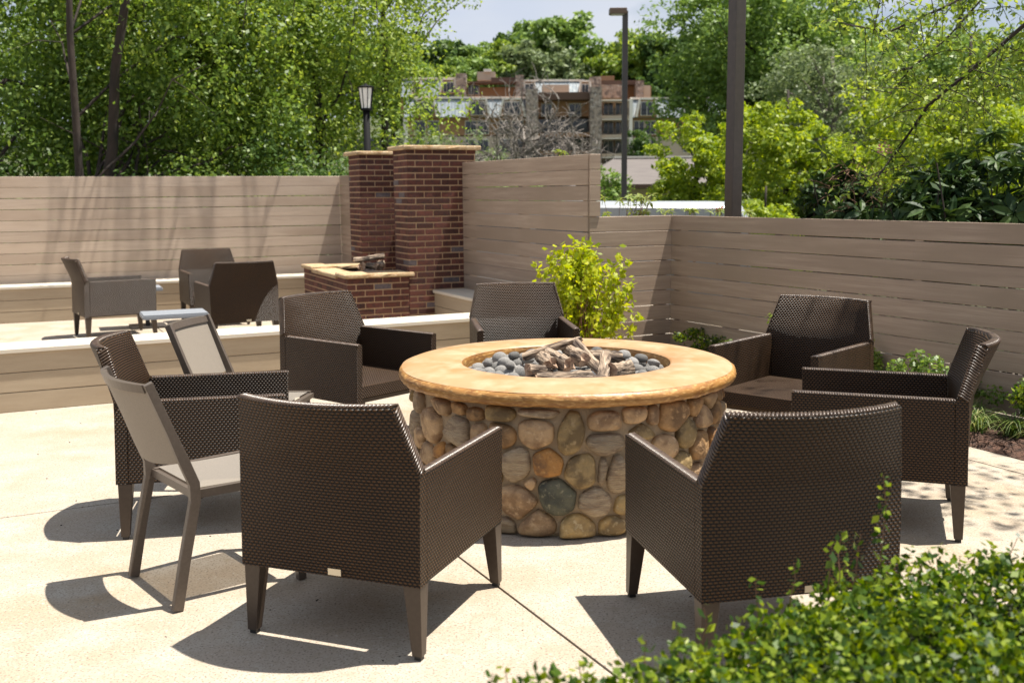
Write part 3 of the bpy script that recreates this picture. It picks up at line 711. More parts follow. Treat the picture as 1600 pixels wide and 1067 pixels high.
# ---------------------------------------------------------------- metal side chairs
def sidechair(Wd):
    t=empty('side_chair'); hw=Wd/2; w,d_=.028,.042
    prof=[(-.355,.004),(-.315,.20),(-.262,.43),(-.262,.50),(-.30,.60),(-.345,.72),(-.42,.915)]
    for s in(-1,1):
        mb=MB(); x=s*(hw-w/2)
        ring=[]
        for i,(y,z) in enumerate(prof):
            a=Vector(prof[max(i-1,0)]);b=Vector(prof[min(i+1,len(prof)-1)]); d=(b-a).normalized(); nn=Vector((d.y,-d.x))
            dd=d_/2*(1 if i<5 else .8)
            ring.append([(x-w/2,y-nn.x*dd,z-nn.y*dd),(x+w/2,y-nn.x*dd,z-nn.y*dd),(x+w/2,y+nn.x*dd,z+nn.y*dd),(x-w/2,y+nn.x*dd,z+nn.y*dd)])
        for r__ in ring: mb.v+=r__
        for i in range(len(ring)-1):
            for j in range(4): mb.f.append((i*4+j,i*4+(j+1)%4,i*4+4+(j+1)%4,i*4+4+j))
        mb.f.append((3,2,1,0)); n_=len(ring)*4; mb.f.append((n_-4,n_-3,n_-2,n_-1))
        mb.build('rear_post',m_frame,t,bevel=.003)
        mb=MB().bar((s*(hw-.016),.185,.0),(s*(hw-.016),.175,.425),.03,.036,up=(0,1,0)); lg=mb.build('front_leg',m_frame,t,bevel=.003)
    # seat frame and sling
    zf=.452
    for s in(-1,1): MB().bar((s*(hw-.045),-.25,zf-.004),(s*(hw-.015),.20,zf),.03,.034).build('seat_rail',m_frame,t)
    MB().bar((-hw+.02,.205,zf-.006),(hw-.02,.205,zf-.006),.034,.026).bar((-hw+.03,-.24,zf-.008),(hw-.03,-.24,zf-.008),.034,.034).build('seat_rail',m_frame,t)
    mb=MB(); nx_=8
    for j in range(6):
        y=-.235+j*.43/5
        for i in range(nx_): x=(-1+2*i/(nx_-1))*(hw-.05); mb.v.append((x,y,zf+.018-.012*(1-(x/hw)**2)*math.sin(math.pi*j/5)))
    for j in range(5):
        for i in range(nx_-1): mb.f.append((j*nx_+i,j*nx_+i+1,j*nx_+nx_+i+1,j*nx_+nx_+i))
    mb.build('seat_sling',m_sling,t,smooth=True)
    # back sling curved
    def bp(x,k):   # k 0..1 from z .60 to .90
        z=.585+k*.325; y=-.298-.12*k-(0.004)
        return (x,y-.055*(1-(x/hw)**2),z-.02*(1-(x/hw)**2)*(1-k)*1.6)
    def sheet(x0,x1,k0,k1,th,mt,nm,off=0,nx_=14,nk=6):
        mb=MB()
        for sd in(0,1):
            for j in range(nk+1):
                for i in range(nx_+1):
                    p=bp(x0+(x1-x0)*i/nx_,k0+(k1-k0)*j/nk); mb.v.append((p[0],p[1]+off+(th if sd else 0),p[2]))
        m_=(nx_+1)*(nk+1)
        for j in range(nk):
            for i in range(nx_):
                a=j*(nx_+1)+i; mb.f.append((a,a+1,a+nx_+2,a+nx_+1)); mb.f.append((m_+a+1,m_+a,m_+a+nx_+1,m_+a+nx_+2))
        for i in range(nx_):
            a=i; mb.f.append((a+1,a,m_+a,m_+a+1)); a=nk*(nx_+1)+i; mb.f.append((a,a+1,m_+a+1,m_+a))
        for j in range(nk):
            a=j*(nx_+1); mb.f.append((a,a+nx_+1,m_+a+nx_+1,m_+a)); a+=nx_; mb.f.append((a+nx_+1,a,m_+a,m_+a+nx_+1))
        return mb.build(nm,mt,t,smooth=False)
    sheet(-hw+.026,hw-.026,.02,.90,.004,m_slingb,'back_sling',off=.004)
    sheet(-hw+.026,hw-.026,.90,1.0,.026,m_frame,'top_rail',off=-.008,nk=1)
    return t
s1=sidechair(.517); s1.location=(-1.200,4.306,.002); s1.rotation_euler=(0,0,math.atan2(.629,.777)-math.pi/2)
tag(s1,'metal side chair with beige sling seat seen from behind, nearest the camera at left','side chair','metal sling side chairs')
s2=copy_tree(s1); s2.location=(-1.42,5.80,.002); s2.rotation_euler=(0,0,R(-8)-math.pi/2)
tag(s2,'metal side chair whose beige back shows above the left wicker armchair','side chair','metal sling side chairs')
# ---------------------------------------------------------------- small tables
def sidetable(z):
    t=empty('side_table')
    tp_=empty('table_top',(0,0,z)); tp_.parent=t
    COL.objects.unlink(tp_); bpy.data.objects.remove(tp_)
    MB().box((0,0,z-.03),(.60,.42,.03)).build('table_top',m_tabtop,t,bevel=.003)
    me=MB().box((0,0,0),(.585,.064,.012)).mesh('slat',m_tabtop,bevel=.002)
    for k in range(6): link('slat',me,t,(0,-.172+k*.069,z-.008))
    MB().bar((.12,0,.02),(.12,0,z-.045),.05).build('pedestal',m_tabpost,t)
    MB().box((.12,0,.012),(.42,.42,.02)).build('base_plate',m_tabpost,t)
    return t
tb=sidetable(.50); tb.location=(-3.26,9.98,.002); tb.rotation_euler=(0,0,R(24))
tag(tb,'small grey slatted side table in front of the far armchair','side table','small grey side tables')
tb2=copy_tree(tb); tb2.location=(-4.62,12.75,.002); tb2.rotation_euler=(0,0,R(24)); tag(tb2,'small grey side table mostly hidden behind the leftmost far armchair','side table','small grey side tables')

# ---------------------------------------------------------------- poles and lamps
pp=at(1145,336,10.4); po=empty('steel_post',(pp.x,pp.y,-1.3)); tag(po,'tall dark bronze square post rising behind the long low fence','post')
MB().box((0,0,3.5),(.122,.122,7.2),rz=R(28)).build('shaft',m_bronze,po,bevel=.008); MB().box((0,0,.02),(.35,.35,.04),rz=R(28)).build('base_plate',m_bronze,po)
lp=at(975,310,25); pl=empty('parking_light',(lp.x,lp.y,-1.3)); tag(pl,'tall slim parking lot light with a box head pointing left','lamp post')
MB().box((0,0,3.52),(.125,.125,7.04)).build('pole',m_bronze,pl,bevel=.01)
MB().box((-.17,0,7.03),(.40,.30,.13)).build('lamp_head',m_bronze2,pl,bevel=.012); MB().box((-.18,0,6.957),(.3,.22,.012)).build('lens',m_lens,pl)
lb=at(574,230,16); ll=empty('lantern_post',(lb.x,lb.y,-1.3)); tag(ll,'black lantern post with a tapered white glass lantern above the fence','lamp post')
zt0=at(574,172,16).z+1.3; zt1=at(574,135,16).z+1.3
MB().tube([(0,0,0),(0,0,zt0)],.052,16).build('pole',m_black,ll,smooth=True)
mb=MB()
n8=8
lan=empty('x'); bpy.data.objects.remove(lan)
rt,rb=.112,.078
for k in range(n8):
    a0=2*math.pi*(k+.5)/n8;a1=2*math.pi*(k+1.5)/n8
    g=MB(); g.add([(rb*.93*math.cos(a0),rb*.93*math.sin(a0),zt0+.02),(rb*.93*math.cos(a1),rb*.93*math.sin(a1),zt0+.02),(rt*.95*math.cos(a1),rt*.95*math.sin(a1),zt1-.03),(rt*.95*math.cos(a0),rt*.95*math.sin(a0),zt1-.03)],[(0,1,2,3)])
    g.build('glass_pane',m_frost,ll)
    MB().bar((rb*math.cos(a0),rb*math.sin(a0),zt0),(rt*math.cos(a0),rt*math.sin(a0),zt1-.02),.011).build('glazing_bar',m_black,ll)
MB().lathe([(0,zt0-.01),(rb+.012,zt0-.01),(rb+.012,zt0+.02),(0,zt0+.02)],8).build('collar',m_black,ll)
MB().lathe([(0,zt1-.03),(rt+.016,zt1-.03),(rt+.02,zt1-.012),(.03,zt1+.02),(0,zt1+.05)],8).build('lantern_cap',m_black,ll)
# ---------------------------------------------------------------- white vehicle roof behind fence
vr=at(1178,330,18); va=empty('white_van',(vr.x-2.75,18.9,-1.3)); tag(va,'white van whose rounded roof shows above the low fence behind the post','van')
vm=MB(); L2,W2,Hh=2.75,.98,at(1100,316,18).z+1.3
prof=[(-L2,.35),(L2-.02,.35),(L2,.9),(L2-.05,Hh-.55),(L2-.10,Hh-.25),(L2-.2,Hh-.07),(L2-.4,Hh),(-L2+.3,Hh+.04),(-L2+.05,Hh-.1),(-L2,Hh-.3)]
k=len(prof)
for s,inn in((-1,0),(-1,1),(1,1),(1,0)): pass
rows=[(-W2,prof),(-W2+.12,None),(W2-.12,None),(W2,prof)]
for y,ins in((-W2,.10),(-W2+.10,0),(W2-.10,0),(W2,.10)):
    for (x,z) in prof: vm.v.append((x*(1-ins*.4/ L2) ,y,z-(ins if z>Hh-.4 else 0)))
for r__ in range(3):
    for i in range(k): vm.f.append((r__*k+i,r__*k+(i+1)%k,(r__+1)*k+(i+1)%k,(r__+1)*k+i))
vm.f.append(tuple(range(k))); vm.f.append(tuple(3*k+i for i in range(k))[::-1])
vo=vm.build('body',m_van,va); smooth_angle(vo,50)
for x0,x1 in((-2.3,-1.1),(-1.0,.2),(.3,1.5),(1.6,2.3)): MB().box(((x0+x1)/2,-W2-.004,Hh-.55),(x1-x0,.01,.42)).build('window',m_vanw,va)
for x in(-1.8,1.7):
    wv=MB().tube([(x,-W2+.2,.35),(x,-W2-.03,.35)],.35,20).build('wheel',m_tyre,va)
    MB().tube([(x,-W2-.035,.35),(x,-W2-.045,.35)],.2,16).build('rim',m_lens,wv)

# ---------------------------------------------------------------- buildings
mb_brown=mat('brown_stucco',(.33,.18,.09),.9,noise=[(.3,(.35,.21,.12),.4,.7,ONE)])
mb_beige=mat('beige_stucco',(.50,.41,.31),.9,noise=[(.3,(.54,.43,.33),.4,.7,ONE)])
mb_metal=mat('patina_roof',(.22,.265,.30),.6,metal=0,noise=[(.5,(.15,.19,.22),.4,.65,(3,1,.3)),(2,(.38,.39,.38),.5,.7,(4,1,.2))])
mb_stone=mat('rubble_stone',(.38,.30,.24),.9,noise=[(1.6,(.17,.14,.12),.45,.6,ONE),(3,(.55,.48,.42),.55,.7,ONE)],bump=(3,1,.2))
mb_win=mat('dark_window',(.02,.024,.03),.12,spec=.6)
mb_trim=mat('white_trim',(.82,.76,.66),.6)
mb_dark=mat('dark_brown_roof',(.12,.07,.05),.9)
mb_rail=mat('iron_rail',(.03,.03,.03),.6)
mb_roof=mat('shingle_roof',(.14,.122,.112),.9,noise=[(1.5,(.11,.095,.09),.4,.7,(1,6,1))])
bd_=empty('apartment_building',(5,165,2.5)); bpy.context.view_layer.update()
tag(bd_,'brown mansard roofed apartment building with stone chimneys on the hillside','building')
BI=Matrix.Translation((-5,-165,-2.5))
def zx(x,y): return 580+.3125*x,80+.3125*y
def q3(x,y,D): px,py=zx(x,y); return at(px,py,D)
def blk(name,x0,y0,x1,y1,D,dep,mt,parent=None,inset=0):
    a=q3(x0,y1,D);b=q3(x1,y0,D); c=(a+b)/2
    mb=MB().box((c.x-5,D+dep/2-165,c.z-2.5),(abs(b.x-a.x),dep,abs(b.z-a.z)))
    return mb.build(name,mt,parent or bd_)
def win(x0,y0,x1,y1,D,rail=True,n=2):
    f=blk('window',x0,y0,x1,y1,D-.05,.25,mb_trim)
    for k in range(n):
        a=x0+3+(x1-x0-3)*k/n; b=x0+(x1-x0-3)*(k+1)/n
        blk('pane',a,y0+4,b,y1-3,D-.09,.1,mb_win,f)
    if rail:
        blk('railing',x0-2,y0+(y1-y0)*.52,x1+2,y0+(y1-y0)*.56,D-.75,.06,mb_rail)
        r=MB()
        a=q3(x0-2,y1,D-.75);b=q3(x1+2,y0+(y1-y0)*.54,D-.75); nn=max(4,int((b.x-a.x)/.35))
        for k in range(nn+1): x=a.x+(b.x-a.x)*k/nn; r.box((x-5,D-.75-165,(a.z+b.z)/2-2.5),(.05,.05,b.z-a.z))
        r.build('baluster',mb_rail,bd_)
def mans(x0,y0,x1,y1,D,slope=1.6):
    a=q3(x0,y1,D);b=q3(x1,y1,D);c=q3(x1,y0,D+slope);d=q3(x0,y0,D+slope)
    mb=MB(); off=Vector((5,165,2.5)); P=[p-off for p in(a,b,c,d)]; bk=[p+Vector((0,1.2,0)) for p in P]
    mb.hexa([P[0],P[1],bk[1],bk[0]],[P[3],P[2],bk[2],bk[3]]); o=mb.build('mansard_roof',mb_metal,bd_)
    s=MB(); nn=max(2,int((b.x-a.x)/.5))
    for k in range(nn+1):
        t=k/nn; p=P[0].lerp(P[1],t)-Vector((0,.05,0)); q=P[3].lerp(P[2],t)-Vector((0,.05,0)); s.bar(p,q,.05,.10)
    s.build('standing_seam',mb_metal,o)
    e=MB().bar(P[3]-Vector((0,.15,-.05)),P[2]-Vector((0,.15,-.05)),.35,.3); e.build('cornice',mb_trim,bd_)
def dormer(x0,x1,y0,y1,D,wt=.18,n=3,rev=False):
    k=(x1-x0)*wt
    off=Vector((5,165,2.5))
    A=[q3(x0,y1,D-.3)-off,q3(x1,y1,D-.3)-off,q3(x1-k,y0,D-.3)-off,q3(x0+k,y0,D-.3)-off]; B_=[p+Vector((0,2.5,0)) for p in A]
    mb=MB(); mb.hexa([A[0],A[1],B_[1],B_[0]],[A[3],A[2],B_[2],B_[3]]); dm=mb.build('dormer',mb_brown,bd_)
    for p,q in((A[0],A[3]),(A[3],A[2]),(A[2],A[1])): MB().bar(p-Vector((0,.15,0)),q-Vector((0,.15,0)),.28,.4,up=(0,1,0)).build('trim',mb_trim,dm)
    win(x0+k+4,y0+12,x1-k-4,y1-6,D-.45,n=n)
# rear volume
blk('wall',150,228,1040,330,173,9,mb_brown)
mans(150,140,425,232,171.5); mans(815,150,1065,216,171.5)
blk('wall',425,175,1400,330,172.6,8,mb_brown)
dormer(345,428,142,215,171.5,.12,3); dormer(205,255,150,215,171.5,.15,2)
blk('stone_chimney',425,112,474,330,170.5,3,mb_stone); blk('stone_chimney',722,120,762,330,170.5,3,mb_stone)
blk('dark_roof',478,150,726,162,169.8,3,mb_dark); win(484,168,540,220,172.4,n=2); blk('dark_roof',600,132,722,158,171,3,mb_dark)
blk('roof_box',530,104,620,148,174,4,mb_beige); blk('roof_cap',562,90,600,104,173.5,2,mb_trim)
dormer(762,820,150,216,171.5,.05,2)
blk('roof_box',856,168,990,214,167,4,mb_beige)
mans(990,150,1045,210,168.5); dormer(1040,1100,152,214,168.5,.12,2)
blk('stone_chimney',1095,128,1150,330,168,3,mb_stone); blk('roof_box',1150,124,1216,156,172,4,mb_brown)
blk('dark_roof',1085,146,1365,170,170,3,mb_dark); blk('stone_wall',1150,168,1258,236,169,3,mb_stone)
blk('stone_chimney',1325,150,1362,240,168.5,3,mb_stone); blk('wall',1362,172,1396,240,169.5,3,mb_beige)
# front volume, lower
blk('wall',165,326,780,425,160.3,8,mb_brown); blk('wall',165,425,780,760,160.2,8,mb_beige)
blk('pipe',170,330,182,760,159.9,.3,mb_trim)
mans(165,236,780,330,159); dormer(476,592,240,328,159,.16,3); dormer(208,330,240,328,159,.16,3); dormer(640,770,240,328,159,.16,3)
for x in(215,283,470,532,640,705):
    win(x,348,x+56,418,160.3); win(x,440,x+56,508,160.2); win(x,532,x+56,600,160.2)
blk('stone_pier',776,190,834,760,157.5,3,mb_stone); blk('stone_pier',1095,178,1154,760,157.5,3,mb_stone)
blk('wall',830,240,1100,330,161.5,6,mb_brown); blk('dark_roof',838,205,1098,244,158.5,5,mb_dark)
win(988,262,1050,328,161.4,n=2); win(850,262,905,328,161.4,n=2)
for y in(340,430,520,610):
    blk('balcony_recess',834,y,1096,y+70,161.5,4,mb_win); blk('balcony_slab',834,y+68,1096,y+90,158.8,4,mb_brown)
    r=MB(); a=q3(836,y+68,158.9); b=q3(1094,y+36,158.9)
    for k in range(46): x=a.x+(b.x-a.x)*k/45; r.box((x-5,158.9-165,(a.z+b.z)/2-2.5),(.06,.06,b.z-a.z))
    r.build('baluster',mb_rail,bd_)
blk('wall',1150,240,1300,760,163,6,mb_brown)
for y in(250,345,440,535,630):
    blk('balcony_slab',1152,y+72,1290,y+90,158.8,4,mb_beige); blk('beam',1152,y-8,1290,y,158.8,4,mb_trim)
    for k in range(2): win(1160+k*60,y+6,1212+k*60,y+70,162.8,rail=False,n=2)
    r=MB(); a=q3(1154,y+72,158.9); b=q3(1288,y+40,158.9)
    for k in range(24): x=a.x+(b.x-a.x)*k/23; r.box((x-5,158.9-165,(a.z+b.z)/2-2.5),(.06,.06,b.z-a.z))
    r.bar((a.x-5,158.9-165,b.z-2.5),(b.x-5,158.9-165,b.z-2.5),.1); r.build('baluster',mb_rail,bd_)
blk('pier',1288,240,1308,760,158.2,3,mb_trim)
blk('wall',1306,326,1900,425,160.3,8,mb_brown); blk('wall',1306,425,1900,760,160.2,8,mb_beige)
mans(1295,240,1900,332,159); dormer(1326,1432,240,330,159,.16,2); dormer(1560,1680,240,330,159,.16,3)
for x in(1312,1370,1560,1630):
    win(x,348,x+54,418,160.3); win(x,440,x+54,508,160.2); win(x,532,x+54,600,160.2)
# low house
hs=empty('low_house',(8,45,-1.3)); tag(hs,'low tan house with a grey shingle hip roof behind the fence','house')
h0=at(900,292,42); h1=at(1120,288,42); hr=at(960,246,46); hr1=at(1120,246,46); hz=h0.z
ofs=Vector((8,45,-1.3))
mb=MB(); a=Vector((h0.x,42,hz));b=Vector((h1.x,42,hz)); c=Vector((h1.x,50,hz)); d=Vector((h0.x,50,hz)); e=Vector((hr.x,46,at(1000,247,46).z)); f=Vector((hr1.x-1,46,e.z))
mb.add([p-ofs for p in(a,b,c,d,e,f)],[(0,1,5,4),(1,2,5),(2,3,4,5),(3,0,4),(3,2,1,0)]); mb.build('roof',mb_roof,hs)
MB().bar(e-ofs+Vector((0,0,.03)),f-ofs+Vector((0,0,.03)),.35,.08).build('ridge',mb_trim,hs)
MB().bar(a-ofs,b-ofs,.14,.16).build('gutter',mb_dark,hs)
MB().box(((h0.x+h1.x)/2-8,46.2-45,(hz+1.3)/2-.05),(h1.x-h0.x-.8,7,hz+1.2)).build('wall',mb_beige,hs)

# ---------------------------------------------------------------- foliage tools
def leaves(C,size,rngl,normal_up=.55,asp=.55,droop=0,out=None,fold=.25,jitter=.35):
    """C: (n,3) centres -> rhomb quads. Returns verts (n*4,3)"""
    n=len(C); up=np.array([0,0,1.])
    nr=rngl.normal(size=(n,3))*(1-normal_up)+up*normal_up
    if out is not None: nr=nr+out*.5
    nr/=np.linalg.norm(nr,axis=1,keepdims=True)
    d=rngl.normal(size=(n,3)); d[:,2]-=droop
    d-= (d*nr).sum(1,keepdims=True)*nr; d/=np.linalg.norm(d,axis=1,keepdims=True)+1e-9
    s=np.cross(d,nr); L_=size*(1+jitter*rngl.uniform(-1,1,(n,1))); Wd=L_*asp
    a=C-d*L_*.5; b=C+s*Wd*.5-nr*Wd*fold*.3-d*L_*.06; c=C+d*L_*.5-nr*L_*.06; e=C-s*Wd*.5-nr*Wd*fold*.3-d*L_*.06
    return np.stack([a,b,c,e],1).reshape(-1,3)
def quads_mesh(name,V,mt,smooth=False):
    n=len(V)//4; me=bpy.data.meshes.new(name); me.vertices.add(len(V)); me.vertices.foreach_set('co',V.astype(np.float32).ravel())
    me.loops.add(n*4); me.loops.foreach_set('vertex_index',np.arange(n*4,dtype=np.int32)); me.polygons.add(n)
    me.polygons.foreach_set('loop_start',np.arange(0,n*4,4,dtype=np.int32)); me.polygons.foreach_set('loop_total',np.full(n,4,dtype=np.int32))
    me.update(); me.validate(); me.materials.append(mt); return me
def crown_pts(K,per,rad,rngl,rc=.28,shell=.55,flat=.7,ctr=(0,0,0),zmin=None,strata=0):
    """clump centres in ellipsoid of radii rad, each with points"""
    d=rngl.normal(size=(K,3)); d/=np.linalg.norm(d,axis=1,keepdims=True)
    r=rngl.uniform(shell**3,1,(K,1))**(1/3)
    lump=1+.22*np.sin(3.1*d[:,0:1]*2+1)*np.cos(2.7*d[:,1:2]*2)+.15*np.sin(5*d[:,2:3]+2*d[:,0:1])
    cc=d*r*lump*np.array(rad)+np.array(ctr)
    if zmin is not None: cc=cc[cc[:,2]>zmin]
    K=len(cc)
    q=rngl.normal(size=(K,per,3)); q/=np.linalg.norm(q,axis=2,keepdims=True); q*=rngl.uniform(.25,1,(K,per,1))**.5
    sz=(rc*np.mean(rad))*rngl.uniform(.6,1.3,(K,1,1)); q=q*sz*np.array([1,1,flat]); out=q/ (np.linalg.norm(q,axis=2,keepdims=True)+1e-9)
    P=(cc[:,None,:]+q).reshape(-1,3); return P,out.reshape(-1,3),cc
def limb_path(a,b,sag,rl,n=6,wob=.08):
    a=np.array(a);b=np.array(b); L_=np.linalg.norm(b-a); pts=[]
    for i in range(n):
        t=i/(n-1); p=a+(b-a)*t; p=p+np.array([0,0,sag*L_*math.sin(math.pi*t)])+ (rl.normal(size=3)*wob*L_*(0 if i in(0,n-1) else 1)*.4); pts.append(tuple(p))
    return pts
def make_tree(label,group,loc,th,tr,rad,cz,K,per,lsize,lm,bark,seed,rc=.28,shell=.5,flat=.7,droop=0,normal_up=.5,lean=(0,0),nl=14,name='tree',zmin=None,asp=.55,cy=0,limb_r=.35):
    rl=np.random.default_rng(seed); t=empty(name,loc); tag(t,label,'tree',group)
    top=np.array([lean[0],lean[1],th]); tp=limb_path((0,0,0),top,0,rl,9,.008)
    P,out,cc=crown_pts(K,per,rad,rl,rc,shell,flat,(lean[0]*.8,lean[1]*.8+cy,cz),zmin)
    MB().tube(tp,[tr*(1-.75*i/8) for i in range(9)],10).build('trunk',bark,t,smooth=True)
    bm=MB(); idx=rl.choice(len(cc),min(nl,len(cc)),replace=False)
    for i in idx:
        c=cc[i]; k=min(7,max(1,int(8*max(.15,min(.85,(c[2]-rad[2]*.3)/th))))); a=np.array(tp[k]); r0=tr*(1-.75*k/8)*limb_r*1.3
        pth=limb_path(a,c,.06,rl,6,.07); bm.tube(pth,[r0*(1-.8*j/5) for j in range(6)],6)
        for _ in range(2):
            j=rl.integers(2,5); e=np.array(pth[j])+rl.normal(size=3)*np.mean(rad)*.22; bm.tube(limb_path(pth[j],e,.03,rl,4),[r0*.35*(1-.25*q) for q in range(4)],4,cap=False)
    bm.build('branch',bark,t,smooth=True)
    V=leaves(P,lsize,rl,normal_up,asp,droop,out)
    link('crown',quads_mesh('crown',V,lm),t)
    return t
def clone(o,loc,rz,sc,label):
    c=copy_tree(o); c.location=loc; c.rotation_euler=(0,0,rz); c.scale=(sc,sc,sc); c['label']=label; return c

# left group of near trees
G='leafy trees behind the left fence'
def px_at(px,D): return (px-800)/FPX*D*1.0
T=[]
make_tree('tree with straight dark trunk rising above the long left fence',G,(px_at(115,17.4),17.4,-1.3),11,.085,(3.0,2.6,3.6),5.3,230,120,.105,m_l1,m_bark,101,rc=.22,shell=.2,droop=.5,flat=.8,nl=14,cy=2.9,lean=(.55,0))
make_tree('tree with thick dark trunk leaning right, second from the straight trunk',G,(px_at(118,17.8),17.8,-1.3),10,.13,(3.0,2.2,3.6),5.6,150,110,.10,m_l1,m_bark,102,rc=.2,shell=.3,droop=.4,lean=(1.75,.2),flat=.8,nl=14,cy=2.4)
make_tree('tree with dark trunk leaning left at the left edge of the photo',G,(px_at(45,18),18,-1.3),11,.14,(3.2,2.6,3.8),5.6,230,120,.11,m_l1,m_bark,103,rc=.22,shell=.2,droop=.3,lean=(-2.6,0),nl=12,cy=2.6)
make_tree('light green weeping tree above the fence, left of the lantern',G,(px_at(330,21.5),21.5,-1.3),10,.12,(3.1,2.8,4.2),4.6,280,130,.10,m_l2,m_bark,104,rc=.2,shell=.15,droop=1.0,flat=1.0,nl=16)
make_tree('broad leafy tree directly behind the lantern post',G,(px_at(505,22),22,-1.3),10,.12,(2.4,2.4,4.2),4.9,270,130,.095,m_l2,m_bark,105,rc=.2,shell=.15,droop=.8,flat=1.0,nl=16)
make_tree('airy pale tree whose branches reach right over the apartment building',G,(px_at(610,24),24,-1.3),11,.12,(2.2,2.0,2.6),8.2,110,90,.10,m_l2,m_bark,106,rc=.2,shell=.2,droop=.9,flat=.9,nl=18)
make_tree('tall tree filling the sky at top left behind the trunks',G,(px_at(230,27),27,-1.3),13,.2,(5.0,3,5.0),7.2,260,110,.14,m_l1,m_bark,107,rc=.18,shell=.2,droop=.4,nl=12)
def shrub(label,group,loc,rad,K,per,ls,lm,seed,rc=.3,flat=.8,droop=.2,cat='shrub',nstem=7,name='shrub',bark=None,shell=.35,asp=.55,up=.5):
    rl=np.random.default_rng(seed); t=empty(name,loc); tag(t,label,cat,group)
    P,out,cc=crown_pts(K,per,rad,rl,rc,shell,flat,(0,0,rad[2]*.95)); ok=P[:,2]>0.0; P=P[ok]; out=out[ok]
    bm=MB()
    for i in rl.choice(len(cc),min(nstem,len(cc)),replace=False): bm.tube(limb_path((rl.normal()*.05*rad[0],rl.normal()*.05,0),np.maximum(cc[i],[-99,-99,.05]),.05,rl,5),[.02*rad[0]*(1.1-.2*j) for j in range(5)],5)
    bm.build('stem',bark or m_bark,t); link('foliage',quads_mesh('foliage',leaves(P,ls,rl,up,asp,droop,out),lm),t); return t
G='dark bushes growing behind the left fence'
for i,(px,D,w_,h_,lb) in enumerate([(15,17.5,1.6,1.55,'dark green bush at the far left behind the fence'),(150,18.2,1.5,1.25,'dark bush under the two dark tree trunks'),(270,17.8,1.6,1.4,'dark green bush behind the middle of the left fence'),(400,18.3,1.6,1.5,'dense dark bush behind the fence left of the lantern'),(520,18.6,1.4,1.7,'dark bush behind the fence corner near the lantern')]):
    shrub(lb,G,(px_at(px,D),D,-1.3),(w_,1.1,h_*1.25),90,110,.085,[m_l4,m_l1][i%2],200+i,rc=.28)
rl=np.random.default_rng(66); ot=empty('tree',(Aa.x-1.2,Aa.y+1.6,-1.3)); tag(ot,'tree outside the left edge whose thin twigs reach over the far left fence','tree','leafy trees behind the left fence')
MB().tube([(0,0,0),(.1,0,4),(.3,-.2,8)],[.12,.1,.05],8).build('trunk',m_bark,ot,smooth=True)
bm=MB(); Cc=[]
for k in range(34):
    u=rl.choice([rl.uniform(2.0,5.6),rl.uniform(6.0,6.9)],p=[.8,.2]); p=Aa+Ad*u+Vector((math.sin(.4),-math.cos(.4),0))*rl.uniform(-.05,.5)+Vector((1.0,0,0)); z=rl.uniform(4.5,6.6)+1.3
    q=np.array([p.x-ot.location.x,p.y-ot.location.y,z]); e=q+np.array([rl.normal()*.12,rl.normal()*.05,-rl.uniform(.3,.9)])
    bm.tube([tuple(q),tuple((q+e)/2),tuple(e)],[.012,.008,.004],4); bm.tube(limb_path((.2,-.1,6+rl.uniform(-1,1.5)),q,.03,rl,5,.05),[.02,.017,.014,.011,.009],4)
    for j in range(14): Cc.append(q+(e-q)*rl.uniform()+rl.normal(size=3)*np.array([.06,.04,.06]))
bm.build('branch',m_bark,ot); link('crown',quads_mesh('crown',leaves(np.array(Cc),.08,rl,.3,.5,.6),m_l2),ot)
# right: big dark trees
G='large trees behind the bright maple'
make_tree('large dark green tree behind the steel post, left one',G,(px_at(1190,72),72,-1.3),18,.5,(6.8,6,7.6),10.4,340,120,.34,m_l5,m_bark,301,rc=.2,shell=.45,nl=8,zmin=6.5)
make_tree('large dark green tree right of the steel post',G,(px_at(1225,78),78,-1.3),18,.5,(6.6,6,6.8),10.2,300,120,.36,m_l5,m_bark,302,rc=.2,shell=.45,nl=8)
make_tree('grey green tree with pale limbs behind the bright maple',G,(px_at(1290,55),55,-1.3),10,.3,(3.9,3.4,4.4),6.2,210,90,.22,m_l6,m_barkg,303,rc=.2,shell=.35,nl=26,limb_r=.5)
make_tree('mid green tree at far right behind the overhanging branch',G,(px_at(1480,60),60,-1.3),14,.4,(7.5,4,6.0),6.3,300,110,.3,m_l5,m_bark,304,rc=.2,shell=.4,nl=8)
make_tree('light green tree filling the gap above the dark shrub at right',G,(px_at(1500,36),36,-1.3),8,.2,(4.0,2.5,3.0),3.7,230,110,.19,m_l3,m_bark,305,rc=.2,shell=.3,nl=8)
G='bright green maples beyond the low fence'
make_tree('bright green maple left of the steel post, before the apartment building',G,(px_at(1085,31),31,-1.3),5,.1,(1.35,1.3,2.0),3.2,95,110,.15,m_l3,m_bark,311,rc=.27,shell=.35,nl=14,flat=.55)
make_tree('bright green maple right behind the steel post, tallest of the bright ones',G,(px_at(1225,28),28,-1.3),5.5,.12,(1.9,1.5,2.35),3.0,150,120,.14,m_l3,m_bark,312,rc=.22,shell=.4,nl=16,flat=.55)
make_tree('bright green maple reaching down to the low fence at right',G,(px_at(1330,27),27,-1.3),4,.1,(1.7,1.4,1.9),2.3,120,120,.135,m_l3,m_bark,313,rc=.23,shell=.4,nl=14,flat=.55)
make_tree('low bright green maple crown just right of the van roof',G,(px_at(1195,24),24,-1.3),3,.08,(1.1,.9,1.35),1.5,80,110,.12,m_l3,m_bark,314,rc=.26,shell=.4,nl=10,flat=.55)
